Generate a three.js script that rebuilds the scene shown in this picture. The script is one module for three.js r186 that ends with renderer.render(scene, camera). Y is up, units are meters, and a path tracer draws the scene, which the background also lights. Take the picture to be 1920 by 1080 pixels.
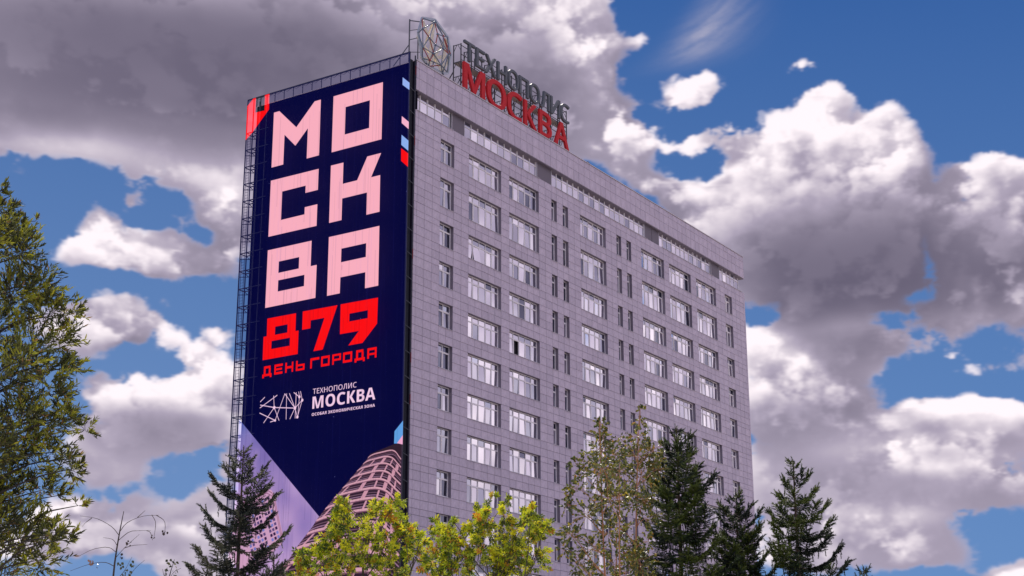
import * as THREE from 'three';
import { mergeGeometries } from 'three/addons/utils/BufferGeometryUtils.js';
import { ImprovedNoise } from 'three/addons/math/ImprovedNoise.js';
import { FontLoader } from 'three/addons/loaders/FontLoader.js';
import { TextGeometry } from 'three/addons/geometries/TextGeometry.js';

const RAD = Math.PI / 180;
const rngOf = (seed) => () => { seed = (seed + 0x6d2b79f5) | 0; let t = Math.imul(seed ^ (seed >>> 15), 1 | seed); t = (t + Math.imul(t ^ (t >>> 7), 61 | t)) ^ t; return ((t ^ (t >>> 14)) >>> 0) / 4294967296; };
const { clamp, smoothstep, lerp } = THREE.MathUtils;

// ---------------------------------------------------------------- camera, exposure
const scene = new THREE.Scene();
const EYE = 1.7;
const camera = new THREE.PerspectiveCamera(21.227, 16 / 9, 0.5, 6000);
camera.position.set(0, EYE, 0);
camera.rotation.set(16.797 * RAD, 0, -0.1 * RAD);
const renderer = new THREE.WebGLRenderer({ antialias: true });
renderer.setSize(1024, 576);
renderer.toneMapping = THREE.LinearToneMapping;
renderer.toneMappingExposure = 1.0;
renderer.shadowMap.enabled = true;

// ---------------------------------------------------------------- sun (behind the tower, above the frame)
const SUN_BEARING = -9, SUN_HEIGHT = 46;
const dirOf = (az, el) => new THREE.Vector3(Math.sin(az * RAD) * Math.cos(el * RAD), Math.sin(el * RAD), -Math.cos(az * RAD) * Math.cos(el * RAD));
const sun = new THREE.DirectionalLight(new THREE.Color(1.0, 0.93, 0.82), 4.2);
sun.name = 'sun';
sun.position.copy(dirOf(SUN_BEARING, SUN_HEIGHT)).multiplyScalar(300);
sun.castShadow = true;
sun.shadow.mapSize.set(2048, 2048);
Object.assign(sun.shadow.camera, { left: -120, right: 120, top: 120, bottom: -120, near: 1, far: 700 });
sun.shadow.radius = 1;
scene.add(sun, sun.target);

// ---------------------------------------------------------------- sky: blue air with broken cumulus
// each cloud puff: bearing, height above the horizon, half width, half height (all degrees), tilt, weight
const CLOUD_PUFFS = [
  [-18.16,25.14,6.56,3.38,0,1], [-11.62,25.61,6.56,3.58,0,1], [-6.73,26.11,4.77,3.38,8,1], [-15.23,23.96,6.56,2.39,0,1],
  [-19.1,22.77,3.58,1.79,0,1], [-11.49,23.51,4.37,2.19,20,1], [-8.58,24.28,3.18,2.78,0,1], [-1.73,26.25,4.37,2.98,0,1],
  [1.11,25.67,2.58,2.98,0,1], [0.01,23.53,3.38,2.19,20,0.9], [-18.57,21.28,2.58,0.99,-5,0.88], [-16.02,21.39,2.19,0.87,14,0.86],
  [-13.38,21.05,2.58,0.91,22,0.9], [-11.29,20.22,1.99,1.11,35,0.92], [-10.32,21.26,1.79,1.79,0,0.95], [-14.57,19.5,0.68,0.99,-20,0.74],
  [-13.54,20.45,1.39,0.6,15,0.75], [-11.73,19.02,0.99,0.56,35,0.72], [2.75,26.22,1.51,1.99,0,1], [3.26,24.66,1.27,1.59,0,0.95],
  [2.16,22.92,1.59,1.51,0,0.95], [3.66,22.99,1.79,1.19,25,0.88], [4.69,21.78,1.69,1.11,20,0.84], [5.87,22.19,1.79,0.68,15,0.72],
  [5.4,20.77,1.59,0.68,25,0.82], [6.96,20.22,1.79,0.68,25,0.82], [6.16,21.43,0.6,0.52,0,0.5], [6.84,23.6,1.31,0.91,-25,0.88],
  [7.71,24.1,0.87,0.84,0,0.78], [7.98,22.1,1.47,0.64,-12,0.76], [9.12,21.84,0.91,0.52,0,0.62], [11.69,24.61,1.11,0.4,-12,0.75],
  [5.03,25.87,0.6,0.36,0,0.6], [14.83,22.57,0.6,0.44,0,0.62], [14.0,22.34,0.68,0.36,0,0.6], [12.36,23.12,1.07,0.95,0,1],
  [11.43,22.32,1.39,1.11,-20,1], [10.59,21.4,1.59,1.19,-25,1], [9.88,20.47,1.71,1.27,-20,1], [8.6,19.66,1.99,1.39,-20,1],
  [6.93,19.43,1.59,0.91,-25,0.95], [12.79,21.05,2.98,1.89,0,1], [14.24,21.55,1.31,1.19,0,1], [14.86,20.49,1.31,1.31,0,1],
  [11.24,19.21,3.98,2.19,0,1], [13.65,19.04,2.58,2.19,0,1], [9.94,17.92,2.39,1.79,0,1], [12.35,17.58,3.78,1.99,0,1],
  [15.25,19.11,0.95,1.19,0,1], [11.06,16.19,2.78,1.19,0,0.95], [14.06,16.49,1.99,1.19,10,0.95], [15.6,18.11,1.11,0.8,30,0.8],
  [17.2,19.02,1.11,1.19,0,1], [18.23,19.68,1.47,1.11,-30,1], [19.27,19.47,1.51,1.51,0,1], [18.06,17.89,2.09,1.67,0,1],
  [18.66,16.31,1.99,1.79,0,1], [17.02,17.03,1.27,1.79,0,0.95], [16.48,15.35,1.99,1.19,15,0.9], [18.33,14.82,1.79,0.99,0,0.85],
  [9.76,14.39,1.89,1.27,0,1], [11.35,14.42,2.29,1.19,10,0.95], [12.26,13.3,1.99,1.19,0,0.95], [9.84,12.24,2.19,1.39,0,1],
  [11.96,11.66,2.39,1.27,0,1], [13.51,14.39,1.99,0.91,10,0.82], [15.7,13.97,2.19,0.72,12,0.72], [17.98,13.14,1.79,0.64,10,0.7],
  [15.24,11.79,1.23,0.8,0,1], [16.56,11.81,1.07,0.76,0,1], [17.82,11.35,1.47,0.87,0,1], [14.39,10.69,2.19,1.19,0,1],
  [16.97,10.17,2.78,1.39,0,1], [11.84,9.65,2.78,1.19,0,1], [14.47,9.16,3.38,1.19,0,1], [17.59,8.92,2.58,0.99,0,1],
  [13.24,7.79,3.18,0.99,0,1], [11.66,6.79,2.98,0.99,0,0.95], [15.02,6.69,1.99,0.87,-10,0.9], [9.67,8.95,1.79,2.19,0,0.95],
  [17.86,5.95,1.19,0.64,0,0.95], [-18.25,20.03,1.39,0.52,0,0.55], [-15.82,19.01,0.8,0.68,30,0.72], [-16.08,17.45,1.67,0.68,-12,0.85],
  [-14.74,17.73,2.19,0.95,0,1], [-13.32,17.32,1.67,0.64,5,0.9], [-15.67,18.35,1.11,0.72,-20,0.8], [-13.01,18.59,1.19,0.52,0,0.66],
  [-11.75,17.73,1.31,0.76,30,0.88], [-10.78,18.49,0.99,0.72,0,0.75], [-14.94,15.32,1.83,0.99,0,1], [-13.54,14.73,1.39,0.68,0,0.95],
  [-16.42,14.55,1.59,0.99,0,0.95], [-11.19,14.91,0.95,0.68,0,0.85], [-12.33,14.21,0.91,0.56,0,0.8], [-13.43,16.0,0.99,0.4,0,0.55],
  [-14.35,12.43,2.19,1.27,0,1], [-12.61,12.51,2.39,1.31,0,1], [-11.3,13.38,1.47,1.07,0,1], [-10.61,11.66,1.19,1.59,0,1],
  [-14.81,10.91,1.99,1.23,0,1], [-12.52,11.01,2.19,1.19,0,1], [-10.63,10.11,0.99,0.87,0,0.8], [-14.61,9.58,1.59,0.64,0,0.85],
  [-14.88,8.15,1.39,0.8,0,0.95], [-13.83,7.81,2.49,1.07,0,1], [-11.93,7.58,1.79,1.11,0,1], [-10.64,8.47,1.31,1.23,-40,1],
  [-16.56,7.25,2.78,1.19,0,0.95], [-11.29,6.46,2.39,0.99,0,1],
];
const CLOUD_SHADE = [
  [-16.1,24.72,7.56,2.09,1.2], [-11.16,24.98,4.77,1.99,1.0], [-13.33,23.17,3.98,0.6,0.5], [-6.92,25.52,3.78,1.99,0.75],
  [-1.29,25.09,2.39,1.59,0.6], [0.01,23.33,2.19,0.99,0.5], [-17.62,25.77,3.98,1.19,0.5], [1.31,24.5,0.99,1.79,0.35],
  [12.37,17.87,4.18,1.89,1.1], [10.71,17.09,2.58,1.09,0.75], [14.91,17.4,1.79,1.39,0.8], [12.47,16.4,2.98,0.99,0.7],
  [18.33,16.72,1.59,1.79,0.6], [16.52,15.73,1.39,0.99,0.4], [10.81,11.97,2.58,0.68,0.6], [9.78,11.07,1.79,0.6,0.35],
  [8.74,9.94,0.99,0.99,0.3], [11.79,8.98,2.58,0.72,0.5], [14.48,9.35,1.79,0.44,0.45], [17.03,8.76,2.98,0.56,0.6],
  [15.86,10.2,0.99,0.32,0.4], [12.83,7.33,1.79,0.4,0.35], [15.38,11.21,0.68,0.32,0.35], [9.48,8.95,0.99,0.8,0.3],
  [17.74,10.54,0.8,0.32,0.35], [14.47,11.74,0.6,0.28,0.25], [-13.31,11.36,2.19,0.76,1.1], [-11.37,11.24,0.8,0.52,0.3],
  [-14.0,7.52,1.79,0.52,0.5], [-12.09,7.1,1.59,0.4,0.4], [-14.67,14.28,1.39,0.32,0.35], [-14.67,16.79,1.99,0.24,0.2],
];
const CLOUD_GLOW = [
  [-4.8,26.76,1.79,0.99,1.0], [3.29,26.02,0.8,1.79,0.8], [3.02,23.49,0.8,1.19,0.6], [-12.95,20.69,2.98,0.8,1.2],
  [-18.55,21.13,2.19,0.68,1.3], [-16.01,21.3,1.79,0.6,1.2], [-11.06,19.85,1.19,0.99,1.0], [12.31,23.02,1.19,0.99,0.5],
  [9.88,20.47,1.79,1.19,0.5], [14.21,21.13,1.39,0.99,0.4], [11.28,19.8,2.58,0.8,0.4], [17.8,19.25,1.59,0.99,0.4],
  [9.77,14.59,1.59,0.8,0.5], [15.41,11.59,2.98,0.8,0.3], [-11.28,13.0,1.19,0.99,0.7], [-14.36,12.66,1.39,0.6,0.5],
  [-14.35,9.78,1.39,0.6,0.6], [-11.5,10.08,0.8,0.6,0.5], [9.06,16.58,1.19,0.8,0.8], [-1.96,27.02,1.19,0.8,0.6],
  [17.87,9.94,1.19,0.4,0.3], [11.34,14.22,1.39,0.56,0.5], [14.69,12.05,0.72,0.44,0.9], [16.57,11.94,0.72,0.44,0.9],
  [17.83,11.44,0.99,0.52,0.8], [13.64,10.76,1.19,0.44,0.8], [15.63,9.68,1.19,0.32,0.7], [11.89,10.51,1.19,0.44,0.8],
  [12.51,8.28,1.39,0.36,1.0], [14.76,8.11,1.39,0.4,1.0], [10.19,7.78,0.99,0.48,0.9], [9.72,9.91,0.8,0.36,0.7],
  [11.66,6.79,1.19,0.32,0.6], [14.01,13.2,0.8,0.4,0.6], [12.77,15.02,1.19,0.48,0.6], [17.58,14.88,1.19,0.6,0.5],
  [18.09,18.27,0.99,0.99,0.4], [14.61,21.09,0.8,0.99,0.4], [4.69,21.68,1.79,1.19,0.5],
];
const CLOUD_GAPS = [
  [9.58,15.58,0.72,0.48,0.9], [10.15,16.14,0.4,0.28,0.5], [14.75,12.85,0.91,0.44,0.95], [16.15,12.54,1.39,0.36,0.9],
  [18.07,14.08,0.99,0.68,0.9], [18.48,12.53,0.99,0.4,0.8], [15.46,15.77,0.68,0.36,0.6], [15.86,17.51,0.24,1.19,0.6],
  [6.16,21.34,0.68,0.48,0.8], [7.72,20.88,0.68,0.4,0.7], [5.37,23.13,0.48,0.28,0.5], [4.45,20.7,0.4,0.28,0.5],
  [-17.27,19.93,1.19,0.87,0.9], [-13.82,18.69,1.19,0.24,0.7], [-14.84,16.52,2.98,0.28,0.9], [-12.04,15.88,1.19,0.68,0.9],
  [-10.84,15.94,0.6,0.6,0.9], [-12.25,9.77,1.19,0.44,0.9], [-11.12,10.29,0.52,0.4,0.6], [-15.48,19.62,0.4,0.48,0.7],
  [-11.99,18.42,0.6,0.32,0.6], [-13.27,13.68,1.19,0.16,0.5], [15.55,13.3,0.8,0.28,0.5], [17.79,7.15,1.19,0.6,0.9],
  [16.93,7.55,0.6,0.32,0.7],
];

// the bank of cloud out to the right, which the window panes mirror
CLOUD_PUFFS.push([43, 17, 14, 7, 0, 1], [62, 20, 20, 8, 0, 1], [84, 22, 18, 9, 0, 1], [58, 10.5, 13, 4, 0, 1], [78, 11, 12, 5, 0, 1], [66, 6.5, 16, 2.4, 0, .72], [30, 9, 7, 4, 0, .9], [100, 14, 12, 8, 0, 1], [57, 27, 22, 8, 0, .9], [-30, 18, 8, 9, 0, .9], [-36, 9, 9, 3, 0, .9]);
function makeSky() {
  const W = 4096, H = 4096, data = new Float32Array(W * H * 4), noise = new ImprovedNoise();
  const fbm = (x, y, z, n, gain = 0.5) => { let s = 0, a = 1, t = 0; for (let i = 0; i < n; i++) { s += a * noise.noise(x, y, z + i * 7.3); t += a; a *= gain; x *= 2.03; y *= 2.03; } return s / t; };
  const hash = (i, j, k) => { let h = Math.imul(i, 374761393) ^ Math.imul(j, 668265263) ^ Math.imul(k, 1274126177); h = Math.imul(h ^ (h >>> 13), 1274126177); return ((h ^ (h >>> 16)) >>> 0) / 4294967296; };
  const bumps = (x, y, k) => {                      // rounded heads: distance to scattered points
    const i = Math.floor(x), j = Math.floor(y); let best = 9;
    for (let a = -1; a < 2; a++) for (let b = -1; b < 2; b++) { const dx = i + a + hash(i + a, j + b, k) - x, dy = j + b + hash(i + a, j + b, k + 1) - y; best = Math.min(best, dx * dx + dy * dy); }
    return 1 - Math.sqrt(best);
  };
  const reach = (list, az, el, c) => {
    let open = 1;
    for (const b of list) {
      let dx = (az - b[0]) * c, dy = el - b[1];
      if (dx > b[2] * 1.6 + b[3] || dx < -b[2] * 1.6 - b[3] || dy > b[3] * 1.6 + b[2] || dy < -b[3] * 1.6 - b[2]) continue;
      if (b[4]) { const s = Math.sin(-b[4] * RAD), k = Math.cos(b[4] * RAD); [dx, dy] = [dx * k + dy * s, -dx * s + dy * k]; }
      const q = (dx * dx) / (b[2] * b[2]) + (dy * dy) / (b[3] * b[3]);
      if (q < 1.75) open *= 1 - (b[5] ?? 1) * Math.pow(1 - q / 1.75, 1.35);
    }
    return 1 - open;
  };
  const soft = (list, az, el, c) => { let s = 0; for (const b of list) { const dx = (az - b[0]) * c / b[2], dy = (el - b[1]) / b[3], q = dx * dx + dy * dy; if (q < 6) s += b[4] * Math.exp(-q * 1.1); } return s; };
  // the fine part is a block of air 52 by 33 degrees and a few degrees deep, filled with cloud, lit from the sun and looked through
  const bumps3 = (x, y, z, k) => {
    const i = Math.floor(x), j = Math.floor(y), l = Math.floor(z); let best = 9;
    for (let a = -1; a < 2; a++) for (let b = -1; b < 2; b++) for (let c = -1; c < 2; c++) {
      const I = i + a, J = j + b, K = l + c, h = hash(I, J + K * 57, k), g = hash(J + 13, K + I * 31, k + 1), f = hash(K + 7, I + J * 17, k + 2);
      const dx = I + h - x, dy = J + g - y, dz = K + f - z, q = dx * dx + dy * dy + dz * dz; if (q < best) best = q;
    }
    return 1 - Math.sqrt(best);
  };
  const STEP = 0.16, ZSTEP = 0.3, NX = 340, NY = 208, NZ = 23, X0 = -27, Z0 = -3.3, vol = new Float32Array(NX * NY * NZ), sunny = new Float32Array(NX * NY * NZ), body = new Float32Array(NX * NY);
  const THICK = 2.1;
  for (let j = 0; j < NY; j++) for (let i = 0; i < NX; i++) {
    const az = X0 + i * STEP, el = j * STEP, c = Math.cos(el * RAD), x = az * c, y = el;
    const wx = 0.6 * fbm(x * 0.45, y * 0.45, 3.1, 3), wy = 0.6 * fbm(x * 0.45 + 40, y * 0.45, 9.2, 3);
    const F = reach(CLOUD_PUFFS, az + wx / c, el + wy, c) * (1 - clamp(soft(CLOUD_GAPS, az + wx * 0.6 / c, el + wy * 0.6, c), 0, 1)), dark = clamp(soft(CLOUD_SHADE, az, el, c), 0, 1.2), T = THICK * (0.62 + 0.6 * dark);
    body[j * NX + i] = F;
    for (let k = 0; k < NZ; k++) {
      const z = Z0 + k * ZSTEP, o = (k * NY + j) * NX + i;
      let d = F * 1.14 - 0.46 - 0.45 * (z / T) * (z / T);
      if (F < 0.01 || d < -0.6) { vol[o] = -0.6; continue; }
      const X = x + wx * 0.6, Y = y + wy * 0.6;
      d += 1.15 * (bumps3(X * 0.5, Y * 0.55, z * 0.5, 5) * 0.62 + bumps3(X * 1.15, Y * 1.2, z * 1.15, 11) * 0.42 - 0.54) + 1.2 * fbm(X * 0.33, Y * 0.46, z * 0.4 + 2, 4, 0.5) + 0.08 * dark;
      vol[o] = d;
    }
  }
  const look = (A, x, y, z) => {
    const fx = clamp((x - X0) / STEP, 0, NX - 1.001), fy = clamp(y / STEP, 0, NY - 1.001), fz = clamp((z - Z0) / ZSTEP, 0, NZ - 1.001), i = fx | 0, j = fy | 0, k = fz | 0, u = fx - i, v = fy - j, w = fz - k, o = (k * NY + j) * NX + i, P = NX * NY;
    const a = (A[o] * (1 - u) + A[o + 1] * u) * (1 - v) + (A[o + NX] * (1 - u) + A[o + NX + 1] * u) * v, b = (A[o + P] * (1 - u) + A[o + P + 1] * u) * (1 - v) + (A[o + P + NX] * (1 - u) + A[o + P + NX + 1] * u) * v;
    return a * (1 - w) + b * w;
  };
  const dense = (d) => { const t = clamp(d / 0.34, 0, 1); return t * t * (3 - 2 * t); };
  for (let k = 0; k < NZ; k++) for (let j = 0; j < NY; j++) for (let i = 0; i < NX; i++) {
    const o = (k * NY + j) * NX + i; if (vol[o] < -0.25) continue;
    const az = X0 + i * STEP, el = j * STEP, z = Z0 + k * ZSTEP, c = Math.cos(el * RAD), ux = (SUN_BEARING - az) * c, uy = SUN_HEIGHT - el, ul = Math.hypot(ux, uy), q = 0.97, dz = -0.12;
    let tau = 0, p = 0; for (let n = 0, h = 0.16; n < 6; n++) { p += h; const zz = z + dz * p; if (zz < Z0) break; tau += dense(look(vol, az + (ux / ul) * q * p / c, el + (uy / ul) * q * p, zz)) * h * 1.3; h *= 1.42; }
    sunny[o] = tau;
  }
  const through = (az, el) => {                      // -> [cover, light]
    const c = Math.cos(el * RAD), x = az * c, y = el;
    let near = 0; for (let z = Z0 + 0.3; z < -Z0; z += 0.9) if (look(vol, az, el, z) > -0.2) { near = 1; break; }
    if (!near) return [0, 0];
    const fw = fbm(x * 2.2, y * 2.2, 4.4, 3) * 0.16, fv = fbm(x * 2.2 + 9, y * 2.2, 8.8, 3) * 0.16;
    const X = x + fw, Y = y + fv, det = 0.2 * (bumps(X * 2.6, Y * 2.7, 17) - 0.55) + 0.14 * (bumps(X * 5.6, Y * 5.8, 23) - 0.55) + 0.05 * (bumps(X * 12, Y * 12, 29) - 0.55) + 0.3 * fbm(X * 1.9, Y * 2.3, 1.3, 6, 0.6);
    const bi = clamp((az - X0) / STEP, 0, NX - 1.001), bj = clamp(el / STEP, 0, NY - 1.001), i0 = bi | 0, j0 = bj | 0, q = j0 * NX + i0, u = bi - i0, v = bj - j0, F = (body[q] * (1 - u) + body[q + 1] * u) * (1 - v) + (body[q + NX] * (1 - u) + body[q + NX + 1] * u) * v, thick = 5.4 * lerp(0.16, 1, smoothstep(F, 0.4, 1.0));
    let T = 1, L = 0;
    for (let z = Z0; z < -Z0 && T > 0.01; z += 0.15) {
      const raw = look(vol, az + fw, el + fv, z); if (raw < -0.3) continue;
      const r = dense(raw + det * clamp(1.25 - raw * 1.3, 0.25, 1.15)); if (r <= 0) continue;
      const tau = look(sunny, az, el, z), s = 0.72 * Math.exp(-1.25 * tau) + 0.36 * Math.exp(-0.32 * tau) + 0.1 * Math.exp(-0.07 * tau), a = 1 - Math.exp(-r * 0.15 * thick);
      L += T * a * s; T *= 1 - a;
    }
    const thin = Math.exp(-Math.max(0, -Math.log(Math.max(T, 1e-3)) - 0.2) * 0.55);
    return [1 - T, T < 1 ? (L / (1 - T)) * (1 - 0.25 * thin) + 0.34 * thin : 0];
  };
  const density = (az, el) => {
    const c = Math.cos(el * RAD), F = reach(CLOUD_PUFFS, az, el, c); return F <= 0.02 ? -0.3 : F * 1.02 + 0.9 * fbm(az * c * 0.42, el * 0.6, 1.7, 4, 0.56) - 0.36;
  };
  const far = (az, el) => {                          // the rest of the sky, broken cover thinned low down
    const d = dirOf(az, el), k = 1.5 / (d.y + 0.16);
    return 1.25 * fbm(d.x * k + 3, d.z * k, 5.5, 5, 0.55) + 0.13 - 0.16 * smoothstep(26 - el, 0, 6);
  };
  const blue = (el, az) => {
    const t = clamp(el / 32, 0, 1), side = clamp((az + 20) / 45, 0, 1);
    return [lerp(0.19, 0.02, t) * lerp(1.1, 0.8, side), lerp(0.335, 0.095, t) * lerp(1.05, 0.9, side), lerp(0.63, 0.34, t) * lerp(1, 0.95, side)];
  };
  const mix = (L, a, base, el) => {                       // light of the cloud and its cover -> rgb
    const lit = [0.97, 0.875, 0.93], grey = [0.1, 0.087, 0.14], mid = [0.43, 0.375, 0.485], out = [0, 0, 0];
    L = clamp(L, 0, 1.08); L += (1 - L) * (1 - L) * 0.3 * smoothstep(14 - el, 0, 4.2);
    for (let c = 0; c < 3; c++) { const v = L < 0.5 ? lerp(grey[c], mid[c], L * 2) : lerp(mid[c], lit[c], (L - 0.5) * 2); out[c] = lerp(base[c], v, a); }
    return out;
  };
  const azOf = (c) => ((c + 0.5) / W) * 360 - 90, elOf = (r) => ((r + 0.5) / H - 0.5) * 180;
  const put = (o, rgb) => { data[o] = rgb[0]; data[o + 1] = rgb[1]; data[o + 2] = rgb[2]; data[o + 3] = 1; };
  // coarse part: everywhere else
  const cw = 1024, ch = 512, coarse = new Float32Array(cw * ch * 3);
  for (let r = ch / 2; r < ch; r++) for (let c = 0; c < cw; c++) {
    const az = ((c + 0.5) / cw) * 360 - 90, el = ((r + 0.5) / ch - 0.5) * 180, a = az > 180 ? az - 360 : az;
    const w = smoothstep(Math.max(Math.abs(a - 25) - 70, el - 34), 0, 8), near = w < 1 ? density(a, el) : 0, d = lerp(near, w > 0 ? far(a, el) : 0, w);
    const up = w > 0.5 ? far(a, el + 4) : density(a, el + 2), light = clamp(1.02 - 0.55 * clamp(d, 0, 1) - 0.45 * clamp(up, 0, 1) + 0.25 * smoothstep(Math.abs(a), 40, 120), 0.15, 1);
    const rgb = mix(light, smoothstep(d, -0.03, 0.24), blue(el, a), el);
    const front = 1 + 0.42 * smoothstep(a, 28, 45) * smoothstep(112 - a, 0, 20) * smoothstep(el, 5, 12) + 0.6 * smoothstep(Math.abs(a), 100, 125) * smoothstep(el, 19, 27) + 0 * smoothstep(Math.abs(a), 35, 110) * smoothstep(el, 19, 27);  // clouds out of view brightened to add light on the facade and panes
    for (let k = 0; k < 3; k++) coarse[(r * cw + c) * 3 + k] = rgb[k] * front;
  }
  const rgb = [0, 0, 0];
  for (let r = 0; r < H; r++) for (let c = 0; c < W; c++) {
    const o = (r * W + c) * 4;
    if (r < H / 2) { data[o] = 0.2; data[o + 1] = 0.18; data[o + 2] = 0.17; data[o + 3] = 1; continue; }
    const az = azOf(c), el = elOf(r), edge = Math.max(Math.abs(az) - 22, el - 29, 0) / 4.5, w = clamp(edge, 0, 1);
    if (w > 0) {
      const x = ((c + 0.5) / W) * cw - 0.5, y = clamp(((r + 0.5) / H) * ch - 0.5, ch / 2, ch - 1.001), i = Math.floor(x), j = Math.floor(y), u = x - i, v = y - j;
      for (let k = 0; k < 3; k++) { const g = (ii, jj) => coarse[(jj * cw + ((ii + cw) % cw)) * 3 + k]; rgb[k] = lerp(lerp(g(i, j), g(i + 1, j), u), lerp(g(i, j + 1), g(i + 1, j + 1), u), v); }
    }
    if (w < 1) {
      const co = Math.cos(el * RAD), base = blue(el, az);
      // thin high cloud drawn out in streaks
      const cx = (az - 8.0) * co, cy = el - 26.0, s = cx * 0.86 + cy * 0.5, t = -cx * 0.5 + cy * 0.86 - 0.06 * s * s;
      const streak = Math.exp(-Math.pow(s / 1.6, 2) - Math.pow((t - 0.1 * s) / (0.5 + 0.16 * (s + 1.5)), 2)) * clamp(0.62 + 0.8 * fbm(s * 0.5 + 0.5 * t, t * 3.2 + 0.5 * fbm(s, t * 2, 7.7, 3), 2.2, 6, 0.68), 0, 1.2) * 0.6;
      for (let k = 0; k < 3; k++) base[k] = lerp(base[k], [0.66, 0.6, 0.68][k], clamp(streak, 0, 0.8));
      const [a, L] = through(az, el);
      let px = base;
      if (a > 0) { const patch = smoothstep(fbm(az * co * 0.36 + 20, el * 0.56, 6.6, 3, 0.45), 0.0, 0.4), dark = 1 - Math.exp(-1.9 * soft(CLOUD_SHADE, az, el, co) - 0.5 * patch * smoothstep(body[clamp(Math.round(el / STEP), 0, NY - 1) * NX + clamp(Math.round((az - X0) / STEP), 0, NX - 1)], 0.75, 1)), even = lerp(L * 1.04 + 0.03, 0.8, 0.6 * dark * dark * smoothstep(el, 14, 20)); px = mix(even * (1 - 0.88 * dark) + 0.26 * soft(CLOUD_GLOW, az, el, co) * (1 - 0.5 * dark), a, base, el); }
      for (let k = 0; k < 3; k++) rgb[k] = w > 0 ? lerp(px[k], rgb[k], w) : px[k];
    }
    put(o, rgb);
  }
  const t = new THREE.DataTexture(data, W, H, THREE.RGBAFormat, THREE.FloatType);
  t.mapping = THREE.EquirectangularReflectionMapping;
  t.magFilter = THREE.LinearFilter; t.minFilter = THREE.LinearFilter;
  t.needsUpdate = true;
  return t;
}
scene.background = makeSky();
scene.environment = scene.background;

// ---------------------------------------------------------------- helpers
const used = new Map();
const numbered = (name) => { const k = used.get(name) ?? 0; used.set(name, k + 1); return k ? `${name}_${String(k).padStart(3, '0')}` : name; };
function thing(name, label, category, pos = [0, 0, 0], turn = 0, group) {
  const o = new THREE.Group(); o.name = numbered(name); o.position.set(...pos); o.rotation.y = turn;
  o.userData = { label, category }; if (group) o.userData.group = group;
  scene.add(o); return o;
}
function part(name, geo, mat, parent, label) {
  const g = Array.isArray(geo) ? (geo.length > 1 ? mergeGeometries(geo) : geo[0]) : geo;
  const o = new THREE.Mesh(g, mat); o.name = name; o.castShadow = o.receiveShadow = true;
  if (label) o.userData.label = label;
  parent.add(o); return o;
}
const bx = (x0, x1, y0, y1, z0, z1) => new THREE.BoxGeometry(x1 - x0, y1 - y0, z1 - z0).translate((x0 + x1) / 2, (y0 + y1) / 2, (z0 + z1) / 2);
const UP = new THREE.Vector3(0, 1, 0);
const V = (x, y, z) => new THREE.Vector3(x, y, z);
const rod = (a, b, r, n = 6, r2 = r) => {
  const d = b.clone().sub(a), g = new THREE.CylinderGeometry(r2, r, d.length(), n, 1);
  g.applyQuaternion(new THREE.Quaternion().setFromUnitVectors(UP, d.normalize()));
  return g.translate((a.x + b.x) / 2, (a.y + b.y) / 2, (a.z + b.z) / 2);
};
const bar = (a, b, w, h = w) => {                      // square steel section
  const d = b.clone().sub(a), g = new THREE.BoxGeometry(w, d.length(), h);
  g.applyQuaternion(new THREE.Quaternion().setFromUnitVectors(UP, d.normalize()));
  return g.translate((a.x + b.x) / 2, (a.y + b.y) / 2, (a.z + b.z) / 2);
};
const std = (r, g, b, rough = 0.7, metal = 0, more = {}) => new THREE.MeshStandardMaterial({ color: new THREE.Color(r, g, b), roughness: rough, metalness: metal, ...more });

function speckle(size, seed, lo, hi, octaves, tint = [1, 1, 1]) {      // tileable grey mottling
  const n = new ImprovedNoise(), d = new Uint8Array(size * size * 4);
  for (let y = 0; y < size; y++) for (let x = 0; x < size; x++) {
    const a = (x / size) * 2 * Math.PI, b = (y / size) * 2 * Math.PI; let s = 0, w = 1, t = 0;
    for (let o = 0, f = 1.2; o < octaves; o++, f *= 2.1, w *= 0.55) { s += w * n.noise(Math.cos(a) * f + seed, Math.sin(a) * f + Math.cos(b) * f, Math.sin(b) * f + o * 3.7); t += w; }
    const v = lerp(lo, hi, clamp(s / t * 0.9 + 0.5, 0, 1));
    for (let k = 0; k < 3; k++) d[(y * size + x) * 4 + k] = 255 * v * tint[k]; d[(y * size + x) * 4 + 3] = 255;
  }
  const t = new THREE.DataTexture(d, size, size); t.wrapS = t.wrapT = THREE.RepeatWrapping; t.magFilter = THREE.LinearFilter; t.colorSpace = THREE.SRGBColorSpace; t.needsUpdate = true;
  return t;
}

// ---------------------------------------------------------------- ground
{
  const map = speckle(256, 3, 0.5, 0.72, 5, [1, 0.97, 0.93]); map.repeat.set(400, 400);
  const g = new THREE.PlaneGeometry(5000, 5000).rotateX(-Math.PI / 2);
  const o = new THREE.Mesh(g, new THREE.MeshStandardMaterial({ map, roughness: 0.95 }));
  o.name = 'ground'; o.userData.kind = 'structure'; o.receiveShadow = true; scene.add(o);
}

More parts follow.
